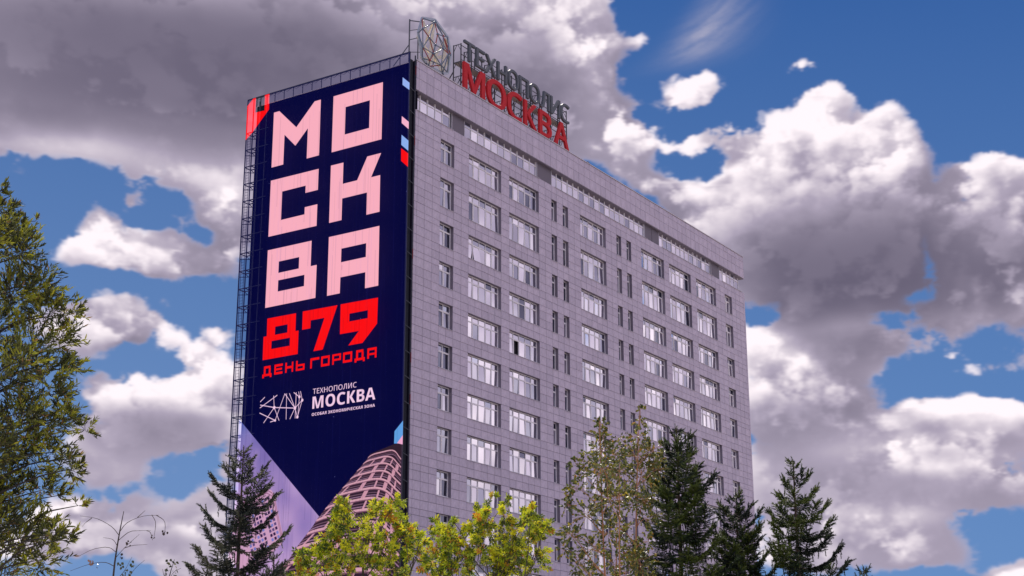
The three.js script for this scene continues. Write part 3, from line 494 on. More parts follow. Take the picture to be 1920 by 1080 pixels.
// steel frame that carries it
{
  const steel = std(0.035, 0.035, 0.055, 0.5, 0.4), fr = thing('screen_scaffold', 'dark steel lattice frame standing behind the lit screen', 'scaffold', CORNER, TURN);
  const P = (x, y, s) => V(x, y, -s), x0 = SX + 0.06, x1 = -0.08;
  for (const s of [SW, 15.95]) for (const x of [x0, x1]) part('post', bar(P(x, 0, s), P(x, S1, s), 0.07), steel, fr);
  for (const s of [15.2, 14.5]) part('post', bar(P(x0, 0, s), P(x0, S1 - 0.05, s), 0.06), steel, fr);
  for (const x of [x0, x1]) part('corner_post', bar(P(x, 0, 0.06), P(x, S1, 0.06), 0.08), steel, fr);
  part('corner_shade_sheet', bx(x0 + 0.05, x1 - 0.12, 0, 52.6, -0.2, -0.19), std(0.012, 0.012, 0.02, 0.9), fr);  // near-black sheet added across the gap, standing in for the shade inside
  part('top_rail', [bar(P(x0, S1, 0), P(x0, S1, SW), 0.1)], steel, fr);
  for (let k = 0; k < 17; k++) { const s = 0.02 + k * 0.975; part('top_post', [bar(P(x0, 52.2, s), P(x0, S1 - 0.05, s), 0.045), bar(P(x0, S1 - 0.32, s), P(x0, S1 - 0.07, s + 0.3), 0.025), bar(P(x0, S1 - 0.07, s + 0.3), P(x0, S1 - 0.2, s + 0.62), 0.02), bar(P(x0, S1 - 0.25, s + 0.62), P(x0, S1 - 0.08, s + 0.95), 0.02)], steel, fr); }
  for (let y = 50.05; y > 6; y -= 1.476) {
    part('ledger', [bar(P(x0, y, 14.2), P(x0, y, SW), 0.1, 0.05), bar(P(x1, y, 15.9), P(x1, y, SW), 0.07), bar(P(x0, y, SW), P(x1, y, SW), 0.06), bar(P(x0, y, 15.95), P(x1, y, 15.95), 0.06), bar(P(x1, y - 0.32, 16.25), P(x0, y - 0.45, SW), 0.04), bar(P(x1, y - 0.32, 16.25), P(x0, y - 0.3, 15.95), 0.04)], steel, fr);
    const r = []; for (let k = 1; k < 6; k++) r.push(bar(P(x0, y - k * 0.246, 16.1), P(x0, y - k * 0.246, 16.45), 0.018)); r.push(bar(P(x0, y - 1.476, 16.45), P(x0, y, 16.45), 0.025), bar(P(x0, y - 1.476, 16.12), P(x0, y, 16.12), 0.025));
    part('ladder', r, steel, fr);
  }
  for (let y = 50.0; y > 6; y -= 1.875) part('corner_bracket', bar(P(x0, y + 0.12, 0.02), P(x1, y - 0.05, 0.02), 0.045), std(0.06, 0.06, 0.075, 0.6, 0.2), fr);
  for (const y of [51.4, 45.6, 36.6, 28.7, 25.6]) part('marker', bx(-0.1, -0.03, y, y + 0.75, 0.0, 0.02), std(0.22, 0.01, 0.02, 0.6), fr);
}

// ================================================================ roof sign
{
  const font = await new FontLoader().loadAsync('fonts/droid/droid_sans_regular.typeface.json');
  const sign = thing('roof_sign', 'two line roof sign, grey letters over larger red letters on steel trusses', 'sign', CORNER, TURN);
  const GREY = std(0.085, 0.088, 0.1, 0.55), RED = std(0.56, 0.01, 0.016, 0.8), steel = std(0.07, 0.065, 0.075, 0.55, 0.3);
  const letter = (ch, x0, x1, y0, y1, mat, label, fat) => {
    const g = new TextGeometry(ch, { font, size: 1, depth: 0.1, curveSegments: 6, bevelEnabled: true, bevelThickness: 0.004, bevelSize: fat, bevelSegments: 1 }); g.computeBoundingBox();
    const b = g.boundingBox, w = b.max.x - b.min.x, h = b.max.y - b.min.y;
    g.translate(-b.min.x, -b.min.y, -b.max.z); g.scale((x1 - x0) / w, (y1 - y0) / h, 2.0); g.translate(x0, y0, -0.98); g.deleteAttribute('uv'); g.computeVertexNormals();
    part('letter', g, mat, sign, label);
  };
  [['Т', 7.88, 9.42], ['Е', 9.58, 10.86], ['Х', 10.98, 12.62], ['Н', 12.78, 14.26], ['О', 14.42, 16.12], ['П', 16.2, 17.72], ['О', 17.88, 19.58], ['Л', 19.62, 21.2], ['И', 21.36, 22.98], ['С', 23.04, 24.6]].forEach(([c, a, b], i) => letter(c, a, b, (c === 'О' || c === 'С' ? 56.13 : 56.18), (c === 'О' || c === 'С' ? 57.96 : 57.88), GREY, `grey letter ${c}, number ${i + 1} of the upper line`, 0.01));
  [['М', 7.8, 10.9], ['О', 11.2, 14.15], ['С', 14.3, 16.65], ['К', 16.95, 18.98], ['В', 19.4, 21.46], ['А', 21.95, 24.4]].forEach(([c, a, b], i) => letter(c, a, b, c === 'О' || c === 'С' ? 53.45 : 53.55, c === 'О' || c === 'С' ? 56.0 : 55.9, RED, `red letter ${c}, number ${i + 1} of the lower line`, 0.018));
  const zf = -1.36, zr = -2.1, xs = []; for (let k = 0; k < 12; k++) xs.push(7.85 + k * 1.52);
  for (const x of xs) {
    part('post', [bar(V(x, 52.3, zf), V(x, 57.6, zf), 0.075), bar(V(x, 52.3, zr), V(x, 57.6, zr), 0.075)], steel, sign);
    const tr = []; for (const y of [53.6, 54.7, 56.0, 57.55]) tr.push(bar(V(x, y, zf), V(x, y, zr), 0.05), bar(V(x, y, (zf + zr) / 2 + 0.05), V(x, y - 0.6, zf), 0.035), bar(V(x, y, (zf + zr) / 2 - 0.05), V(x, y - 0.6, zr), 0.035));
    part('stay', bar(V(x, 55.2, zr - 0.03), V(x, 52.35, zr - 2.2), 0.07), steel, sign);
    part('brace', tr, steel, sign);
  }
  for (const y of [53.65, 54.9, 55.95, 56.12, 56.6, 57.4]) part('rail', [bar(V(7.8, y, zf + 0.05), V(24.6, y, zf + 0.05), 0.045)], steel, sign);
  for (const y of [53.6, 56.0]) part('rail', [bar(V(7.8, y, zr), V(24.6, y, zr), 0.05)], steel, sign);
  for (let k = 0; k < 11; k++) part('diagonal', [bar(V(xs[k], 53.4, zr), V(xs[k + 1], 55.9, zr), 0.045), bar(V(xs[k + 1], 52.5, zr), V(xs[k], 53.4, zr), 0.04)], steel, sign);
  part('walkway', [bx(7.9, 24.5, 55.95, 55.99, zr + 0.05, zf - 0.05)], std(0.45, 0.42, 0.4, 0.7), sign);
}
// ================================================================ roof emblem: a faceted lens of rods
{
  const em = thing('roof_emblem', 'faceted wire lens of steel rods with cream slats on roof corner', 'sculpture', CORNER, TURN);
  const steel = std(0.17, 0.2, 0.25, 0.4, 0.5), red = std(0.36, 0.06, 0.05, 0.5), cream = std(0.85, 0.74, 0.58, 0.6), pale = std(0.42, 0.44, 0.48, 0.45, 0.3);
  const ring = [[1.96, 57.61], [3.7, 58.16], [5.46, 57.37], [5.95, 55.96], [5.52, 54.22], [4.81, 53.88], [2.9, 53.78], [2.05, 54.15], [1.46, 56.08]].map(([x, y]) => V(x + 0.55, y + 0.05, -1.4));
  const front = [[3.56, 57.6], [4.75, 56.89], [5.54, 55.63], [4.54, 54.23], [3.0, 54.05], [2.05, 54.8], [2.0, 56.4]].map(([x, y]) => V(x, y, -0.95));
  const heart = [V(3.45, 55.5, -0.75), V(4.6, 55.65, -0.8), V(2.7, 55.85, -0.8), V(3.8, 56.6, -0.8), V(3.3, 54.7, -0.8)];
  ring.forEach((p, i) => part('rim_rod', [bar(p, ring[(i + 1) % ring.length], 0.2, 0.12)], pale, em));
  ring.forEach((p, i) => { const q = [...front].sort((a, b) => a.distanceTo(p) - b.distanceTo(p)); part('rod', rod(p, q[0], 0.05), steel, em); part('rod', rod(p, q[1], 0.045), i % 3 ? steel : red, em); });
  front.forEach((p, i) => { part('rod', rod(p, front[(i + 1) % front.length], 0.045), i % 3 === 1 ? red : steel, em); const q = [...heart].sort((a, b) => a.distanceTo(p) - b.distanceTo(p)); part('rod', rod(p, q[0], 0.045), i % 2 ? steel : red, em); part('rod', rod(p, q[1], 0.04), steel, em); part('hub', new THREE.SphereGeometry(0.1, 8, 6).translate(p.x, p.y, p.z), i % 3 === 1 ? red : steel, em); });
  for (const [a, b] of [[0, 1], [0, 2], [0, 3], [0, 4], [1, 3], [2, 4], [1, 4]]) part('rod', rod(heart[a], heart[b], 0.045), (a + b) % 3 ? steel : red, em);
  heart.forEach((p) => part('hub', new THREE.SphereGeometry(0.11, 8, 6).translate(p.x, p.y, p.z), steel, em));
  for (const [a, b, w] of [[0, 5, 0.3], [1, 6, 0.32], [2, 6, 0.26], [3, 7, 0.28], [8, 4, 0.28], [2, 5, 0.3], [7, 1, 0.2], [3, 5, 0.25]]) { const A = ring[a].clone(), B = ring[b].clone(); A.z = B.z = -1.5 - 0.03 * a; A.x += 0.1; B.x += 0.1; part('slat', bar(A.lerp(B, 0.04), B.clone().lerp(A, 0.04), w, 0.04), cream, em); }
  const fs = std(0.1, 0.1, 0.12, 0.5, 0.3), z = -2.3;
  part('support', [bar(V(2.05, 52.3, z), V(2.05, 57.6, z), 0.08), bar(V(3.2, 52.3, z), V(3.2, 57.2, z), 0.07), bar(V(5.3, 52.3, z), V(5.3, 56.2, z), 0.07)], fs, em);
  part('support_brace', [bar(V(2.05, 55.4, z), V(1.3, 52.35, -4.4), 0.07), bar(V(2.05, 57.5, z), V(2.4, 57.3, -1.5), 0.06), bar(V(2.05, 55.8, z), V(1.95, 55.7, -1.5), 0.05), bar(V(2.05, 54.0, z), V(3.2, 54.1, -1.9), 0.05), bar(V(2.05, 56.6, z), V(3.2, 57.2, z), 0.05), bar(V(2.05, 52.8, z), V(3.2, 54.0, z), 0.05), bar(V(3.2, 55.9, z), V(5.3, 55.9, z), 0.05), bar(V(1.95, 54.7, z), V(2.5, 54.7, -1.5), 0.04)], fs, em);
  part('base_rail', [bar(V(3.0, 53.35, -1.3), V(5.4, 53.35, -1.3), 0.16), bar(V(3.0, 52.3, -1.3), V(3.0, 53.9, -1.3), 0.1), bar(V(5.3, 52.3, -1.3), V(5.3, 53.9, -1.3), 0.1)], fs, em);
}

// ================================================================ trees
// a point at a bearing and height (degrees) and a distance over the ground from where one stands
const spot = (az, el, d) => V(Math.sin(az * RAD) * d, EYE + Math.tan(el * RAD) * d, -Math.cos(az * RAD) * d);
// crown lobes: bearing, height, half width (degrees), from the outline of each crown
const WILLOW = [[-19.09,19.52,0.32], [-18.78,18.74,0.6], [-18.23,18.12,0.52], [-18.56,19.23,0.2], [-18.64,18.08,0.83], [-18.95,17.29,1.19], [-17.99,17.19,0.83], [-17.32,16.1,1.03], [-18.04,15.66,1.39], [-16.86,15.18,0.95], [-16.1,15.24,0.6], [-18.68,14.47,1.39], [-17.32,14.0,1.19], [-16.4,14.26,0.87], [-15.85,13.34,0.52], [-16.85,12.89,1.09], [-18.33,12.79,1.39], [-16.24,12.36,0.72], [-17.65,11.33,1.19], [-16.54,11.39,0.83], [-16.0,11.7,0.48], [-18.46,10.15,1.19], [-16.98,10.04,0.99], [-16.26,10.27,0.68], [-15.56,9.73,0.52], [-17.8,8.88,1.11], [-16.52,8.94,0.87], [-15.95,8.77,0.44], [-18.04,7.57,1.19], [-16.96,7.61,1.11], [-16.03,7.46,0.6], [-15.56,7.29,0.44], [-16.32,6.52,0.87], [-17.57,6.29,1.19], [-20.34,18.1,1.39], [-20.29,15.84,1.79], [-20.25,13.59,1.79], [-19.84,11.37,1.79], [-19.63,9.16,1.79], [-19.41,6.96,1.79], [-20.75,18.43,1.19], [-21.55,18.9,1.19], [-22.17,17.89,1.99], [-22.15,14.54,2.19], [-21.75,10.87,2.19], [-21.19,7.25,2.19], [-23.42,16.26,1.79], [-23.17,12.6,1.99], [-22.76,8.97,1.99]];
const ELDER_A = [[-6.25,8.76,0.24], [-6.26,8.43,0.48], [-6.33,7.69,0.83], [-7.04,6.72,0.83], [-7.85,6.48,0.6], [-5.07,8.25,0.8], [-4.42,8.45,0.44], [-5.34,7.13,1.11], [-3.97,7.72,0.64], [-3.66,6.95,0.83], [-6.1,6.5,0.91], [-4.54,6.52,1.11], [-7.63,6.91,0.28], [-6.72,7.49,0.52], [-3.38,7.53,0.32]];
const ELDER_B = [[-2.91,8.21,0.26], [-2.83,7.63,0.48], [-2.2,8.15,0.28], [-2.23,7.49,0.56], [-1.6,7.73,0.4], [-1.15,8.6,0.36], [-0.97,8.02,0.64], [-0.73,9.13,0.18], [-0.21,8.89,0.28], [-0.31,8.21,0.56], [-1.2,7.15,0.89], [-0.02,7.34,0.89], [0.58,8.11,0.6], [0.97,7.72,0.5], [1.33,8.01,0.28], [0.87,6.95,0.76], [-1.99,6.66,0.91], [-0.41,6.57,0.95], [-2.93,6.76,0.72], [1.21,7.82,0.28], [0.38,8.41,0.32]];
const BIRCH_A = [[3.39,11.71,0.24], [3.34,11.32,0.36], [3.29,10.73,0.56], [3.85,10.63,0.44], [2.8,10.29,0.44], [2.36,10.29,0.24], [3.23,9.95,0.6], [2.48,9.37,0.48], [2.02,8.79,0.36], [3.57,8.97,0.64], [2.77,8.39,0.56], [2.16,7.72,0.4], [1.86,7.14,0.28], [2.94,7.13,0.52], [3.55,7.71,0.52], [2.44,6.6,0.44]];
const BIRCH_B = [[4.85,12.22,0.18], [4.82,11.79,0.28], [4.74,11.2,0.44], [4.64,10.52,0.6], [5.25,10.76,0.44], [5.61,10.89,0.18], [4.08,11.17,0.24], [4.15,9.94,0.52], [4.82,9.73,0.64], [5.29,10.02,0.36], [4.56,8.86,0.56], [4.94,8.27,0.44], [3.95,7.99,0.44], [4.32,7.12,0.48], [5.02,7.4,0.36], [3.72,6.64,0.4]];

function limb(points, r0, r1, n = 5) {                 // tapered tube along a smooth line
  const curve = new THREE.CatmullRomCurve3(points), seg = Math.max(3, Math.ceil(points.length * 2.2)), pos = [], idx = [], nor = [], p = V(), t = V(), a = V(), b = V();
  for (let i = 0; i <= seg; i++) {
    curve.getPoint(i / seg, p); curve.getTangent(i / seg, t); a.set(t.y, t.z, t.x).cross(t).normalize(); b.crossVectors(t, a);
    const r = lerp(r0, r1, i / seg);
    for (let k = 0; k < n; k++) { const c = Math.cos((k / n) * 2 * Math.PI), s = Math.sin((k / n) * 2 * Math.PI); nor.push(a.x * c + b.x * s, a.y * c + b.y * s, a.z * c + b.z * s); pos.push(p.x + (a.x * c + b.x * s) * r, p.y + (a.y * c + b.y * s) * r, p.z + (a.z * c + b.z * s) * r); }
    if (i) for (let k = 0; k < n; k++) { const q = (i - 1) * n + k, w = (i - 1) * n + ((k + 1) % n); idx.push(q, w, q + n, w, w + n, q + n); }
  }
  const g = new THREE.BufferGeometry(); g.setAttribute('position', new THREE.Float32BufferAttribute(pos, 3)); g.setAttribute('normal', new THREE.Float32BufferAttribute(nor, 3)); g.setIndex(idx);
  return g;
}
// a leaf blade, folded along its midrib, lying along +z from the stalk at 0
function blade(len, wid, droop, at = V(), turn = 0) {
  const prof = [[0, 0.02], [0.3, 0.9], [0.62, 0.85], [1, 0.0]], pos = [], idx = [];
  prof.forEach(([t, w]) => { const z = t * len, y = -droop * t * t * len; pos.push(-w * wid / 2, y + 0.12 * w * wid, z, 0, y, z, w * wid / 2, y + 0.12 * w * wid, z); });
  for (let i = 0; i < prof.length - 1; i++) { const o = i * 3; idx.push(o, o + 3, o + 1, o + 1, o + 3, o + 4, o + 1, o + 4, o + 2, o + 2, o + 4, o + 5); }
  const g = new THREE.BufferGeometry(); g.setAttribute('position', new THREE.Float32BufferAttribute(pos, 3)); g.setIndex(idx); g.computeVertexNormals();
  g.rotateY(turn); g.translate(at.x, at.y, at.z); return g;
}
const leafMat = (gloss = 0.2, through = 0.4) => new THREE.MeshPhysicalMaterial({ color: 0xffffff, roughness: 0.95, transmission: through, thickness: 0, side: THREE.DoubleSide, ior: 1.4, clearcoat: gloss, clearcoatRoughness: 0.35 });
const qt = new THREE.Quaternion(), qr = new THREE.Quaternion(), m4 = new THREE.Matrix4(), Z = V(0, 0, 1), one = V(1, 1, 1);
function leavesOf(list, geo, mat, parent, name = 'leaves') {      // list: [position, direction, spin, size, colour]
  const im = new THREE.InstancedMesh(geo, mat, list.length); im.name = name; im.userData.kind = 'stuff'; im.castShadow = im.receiveShadow = true;
  list.forEach(([p, d, spin, s, c], i) => { qt.setFromUnitVectors(Z, d); qr.setFromAxisAngle(Z, spin); qt.multiply(qr); m4.compose(p, qt, one.clone().multiplyScalar(s)); im.setMatrixAt(i, m4); im.setColorAt(i, c); });
  parent.add(im); return im;
}
const ball = (rnd) => { let v; do v = V(rnd() * 2 - 1, rnd() * 2 - 1, rnd() * 2 - 1); while (v.lengthSq() > 1 || v.lengthSq() < 0.01); return v; };
// tree whose crown is made of lobes; lobes in metres about the foot
function lobedTree({ name, label, group, category = 'tree', lobes, az, d, seed, foot, trunk, barkMat, leafGeo, mat, colors, twigs, perTwig, twigLen, lift, droop, leafSize, spreadDepth, deep = 1, fork, lobeSize = 1, tall = 1 }) {
  const rnd = rngOf(seed), base = spot(az, 0, d); base.y = 0;
  const t = thing(name, label, category, [base.x, 0, base.z], 0, group);
  const L = lobes.map(([a, e, r]) => { const far = d + (rnd() - 0.5) * 2 * spreadDepth, c = spot(a, e, far).sub(base); return { c, r: (r * RAD) * far * lobeSize }; });
  for (let k = 0; k < Math.round(lobes.length * deep); k++) { const s = L[Math.floor(rnd() * lobes.length)]; L.push({ c: s.c.clone().add(V((rnd() - 0.5) * s.r, -0.2 * s.r * rnd() - (k % 3 === 0 ? 0.5 * s.r : 0), (rnd() - 0.5) * 2.6 * spreadDepth)), r: s.r * (0.7 + 0.4 * rnd()) }); }
  const stems = trunk.map(([p0, p1, r0, r1]) => { const a = V(...p0), b = V(...p1), mid = a.clone().lerp(b, 0.5).add(V((rnd() - 0.5) * 0.2, 0, (rnd() - 0.5) * 0.2)); return { a, mid, b, r0, r1 }; });
  part('trunk', stems.map((s) => limb([s.a, s.a.clone().lerp(s.mid, 0.5), s.mid, s.mid.clone().lerp(s.b, 0.5).add(V((rnd() - 0.5) * 0.08, 0, (rnd() - 0.5) * 0.08)), s.b], s.r0, s.r1, 7)), barkMat, t);
  const wood = [], leaves = [];
  for (const { c, r } of L) {
    // the limb that carries this lobe leaves the nearest stem well below it
    let best = null; for (const s of stems) for (let f = 0.15; f <= 1; f += 0.05) { const p = f < 0.5 ? s.a.clone().lerp(s.mid, f * 2) : s.mid.clone().lerp(s.b, f * 2 - 1), gap = c.y - p.y, out = Math.hypot(c.x - p.x, c.z - p.z), cost = p.distanceTo(c) + 2 * Math.abs(gap - out * fork); if (!best || cost < best.cost) best = { cost, p, r: lerp(s.r0, s.r1, f) }; }
    const len = best.p.distanceTo(c), r0 = Math.min(best.r * 0.6, 0.006 + len * 0.009);
    wood.push(limb([best.p, best.p.clone().lerp(c, 0.4).add(V((rnd() - 0.5) * 0.15 * len, 0.06 * len * rnd(), (rnd() - 0.5) * 0.1 * len)), best.p.clone().lerp(c, 0.75).add(V((rnd() - 0.5) * 0.08 * len, 0.05 * len, 0)), c], r0, 0.006, 5));
    const n = Math.round(twigs * Math.pow(r / 0.4, 1.7));
    for (let k = 0; k < n; k++) {
      const dir = ball(rnd), at = c.clone().add(V(dir.x * r * 0.62 / tall, dir.y * r * 0.62 * tall, dir.z * r * 0.7 / tall));
      dir.add(V(c.x * 0.1, 0, c.z * 0.1)).add(V(0, lift, 0)).normalize();
      const tl = Math.min(twigLen, r * 0.8) * (0.5 + 0.7 * rnd()), bend = V(0, -droop * tl, 0), q1 = at.clone().addScaledVector(dir, tl * 0.5).addScaledVector(bend, 0.25), q2 = at.clone().addScaledVector(dir, tl).add(bend);
      if (k % 3 === 0) wood.push(limb([c.clone().lerp(at, 0.3), at, q1, q2], 0.006, 0.002, 3));
      const tone = rnd();
      for (let j = 0; j < perTwig; j++) {
        const f = (j + 0.5) / perTwig, p = at.clone().lerp(q1, Math.min(1, f * 2)); if (f > 0.5) p.copy(q1).lerp(q2, f * 2 - 1);
        const side = ball(rnd).multiplyScalar(0.75).add(dir.clone().multiplyScalar(0.8)).add(V(0, -droop * 1.2 + (rnd() - 0.5) * 0.3, 0)).normalize();
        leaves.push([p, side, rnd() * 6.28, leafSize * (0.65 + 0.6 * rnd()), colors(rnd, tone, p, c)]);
      }
    }
  }
  part('branches', wood, barkMat, t);
  leavesOf(leaves, leafGeo, mat, t);
  return t;
}
const col = (r, g, b) => new THREE.Color(r, g, b);
const pick = (list, u) => list[Math.min(list.length - 1, Math.floor(u * list.length))];
const jitter = (c, rnd, s = 0.25) => { const k = 1 - s + 2 * s * rnd(); return col(c[0] * k * (0.92 + 0.16 * rnd()), c[1] * k, c[2] * k); };

const barkDark = std(0.055, 0.042, 0.034, 0.9), barkBirch = std(0.5, 0.22, 0.1, 0.7), barkElder = std(0.12, 0.095, 0.07, 0.9);
lobedTree({
  name: 'willow_tree', label: 'large narrow-leaved green tree filling the left edge of the picture', lobes: WILLOW.map(([a, e, r]) => [a - 0.55, e, r]), az: -22.6, d: 25, seed: 11,
  trunk: [[[0, 0, 0], [0.3, 9.6, 0], 0.2, 0.03], [[0.1, 1.6, 0], [1.3, 7.5, 0.3], 0.12, 0.02], [[0.1, 2.2, 0], [-1.4, 7.5, -0.4], 0.1, 0.02]], barkMat: barkDark, fork: 0.55,
  leafGeo: blade(0.105, 0.025, 0.12), mat: leafMat(0.1, 0.35), twigs: 46, perTwig: 15, twigLen: 0.38, lift: 0.5, droop: 0.02, leafSize: 0.95, spreadDepth: 1.1, deep: 0.8, lobeSize: 0.9,
  colors: (rnd, tone) => jitter(rnd() < 0.04 ? [0.3, 0.16, 0.05] : tone < 0.4 ? [0.05, 0.055, 0.012] : tone < 0.72 ? [0.15, 0.16, 0.02] : [0.4, 0.39, 0.03], rnd),
});
const compound = mergeGeometries([blade(0.085, 0.042, 0.3, V(0, -0.01, 0.05)), blade(0.075, 0.036, 0.35, V(0.008, 0, 0.03), 0.9), blade(0.075, 0.036, 0.35, V(-0.008, 0, 0.03), -0.9), blade(0.06, 0.03, 0.35, V(0.004, 0, 0.0), 1.25), blade(0.06, 0.03, 0.35, V(-0.004, 0, 0.0), -1.25)]);
const elderColors = (rnd, tone, p, c) => { const hi = clamp((p.y - c.y) * 1.8 + 0.35 + (tone - 0.5) * 0.7, 0, 1), u = rnd(); return jitter(u < 0.04 + 0.09 * (tone > 0.8) ? [0.7, 0.27, 0.03] : u < 0.12 + 0.6 * hi ? [0.9, 0.86, 0.03] : u < 0.6 + 0.2 * hi ? [0.5, 0.58, 0.02] : [0.09, 0.14, 0.012], rnd, 0.2); };  // sunlit tops put into the colour: higher leaves yellower, lower ones darker
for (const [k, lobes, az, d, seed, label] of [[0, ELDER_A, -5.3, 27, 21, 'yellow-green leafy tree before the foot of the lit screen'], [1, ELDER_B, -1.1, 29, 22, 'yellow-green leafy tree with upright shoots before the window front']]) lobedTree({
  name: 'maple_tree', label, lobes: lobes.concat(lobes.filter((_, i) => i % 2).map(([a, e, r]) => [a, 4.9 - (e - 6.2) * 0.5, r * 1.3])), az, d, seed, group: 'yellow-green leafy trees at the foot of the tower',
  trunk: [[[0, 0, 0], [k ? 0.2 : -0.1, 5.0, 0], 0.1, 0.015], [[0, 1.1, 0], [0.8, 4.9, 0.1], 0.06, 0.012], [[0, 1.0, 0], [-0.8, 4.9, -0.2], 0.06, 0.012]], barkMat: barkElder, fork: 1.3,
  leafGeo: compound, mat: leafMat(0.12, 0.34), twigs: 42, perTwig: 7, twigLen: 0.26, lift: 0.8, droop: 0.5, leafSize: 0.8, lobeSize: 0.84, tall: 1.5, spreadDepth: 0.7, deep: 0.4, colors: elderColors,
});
const birchLeaf = blade(0.06, 0.05, 0.1);
const birchColors = (rnd, tone) => { const u = rnd(); return jitter(u < 0.03 + 0.16 * (tone > 0.88) ? [0.55, 0.27, 0.03] : u < 0.16 ? [0.5, 0.42, 0.05] : tone < 0.6 ? [0.09, 0.11, 0.022] : [0.22, 0.23, 0.04], rnd, 0.3); };
for (const [lobes, az, d, seed, trunk, label] of [
  [BIRCH_A, 3.3, 35, 31, [[[0, 0, 0], [0.0, 9.15, 0], 0.042, 0.008], [[0.12, 0, 0.2], [0.45, 8.4, 0.2], 0.034, 0.006]], 'thin birch with sparse leaves and orange stem, left of the pair'],
  [BIRCH_B, 4.65, 36.5, 32, [[[-0.3, 0, 0], [0.12, 9.7, 0], 0.045, 0.008], [[-0.75, 0, -0.2], [-0.4, 8.4, -0.2], 0.034, 0.006]], 'thin birch with sparse leaves, taller one beside the dark spruce']]) lobedTree({
  name: 'birch_tree', label, lobes: lobes.concat(lobes.slice(-6).map(([a, e, r]) => [a, e - 2.2, r])), az, d, seed, group: 'thin birches before the window front', trunk, barkMat: barkBirch, fork: 0.9,
  leafGeo: birchLeaf, mat: leafMat(0.6, 0.3), twigs: 50, perTwig: 9, twigLen: 0.34, lift: 0.25, droop: 0.25, leafSize: 1, spreadDepth: 0.6, deep: 0.35, colors: birchColors,
});
// needle shoot along +z, one unit long
function shoot(n, seed, reach) {
  const rnd = rngOf(seed), pos = [];
  for (let k = 0; k < n; k++) {
    const z = 0.02 + 0.95 * (k / n), a = rnd() * 6.28, c = Math.cos(a), s = Math.sin(a), l = reach * (0.8 + 0.4 * rnd()), w = 0.05, dz = l * 0.9;
    pos.push(-s * w, c * w, z, s * w, -c * w, z, c * l, s * l, z + dz);
  }
  for (const a of [0, 2.1, 4.2]) { const r = 0.03; pos.push(Math.cos(a) * r, Math.sin(a) * r, 0, Math.cos(a + 2.1) * r, Math.sin(a + 2.1) * r, 0, 0, 0, 1); }
  const g = new THREE.BufferGeometry(); g.setAttribute('position', new THREE.Float32BufferAttribute(pos, 3)); g.computeVertexNormals(); return g;
}
const shootGeo = shoot(34, 5, 0.26), needleMat = new THREE.MeshStandardMaterial({ color: 0xffffff, roughness: 0.6, side: THREE.DoubleSide });
const barkSpruce = std(0.1, 0.06, 0.04, 0.9);
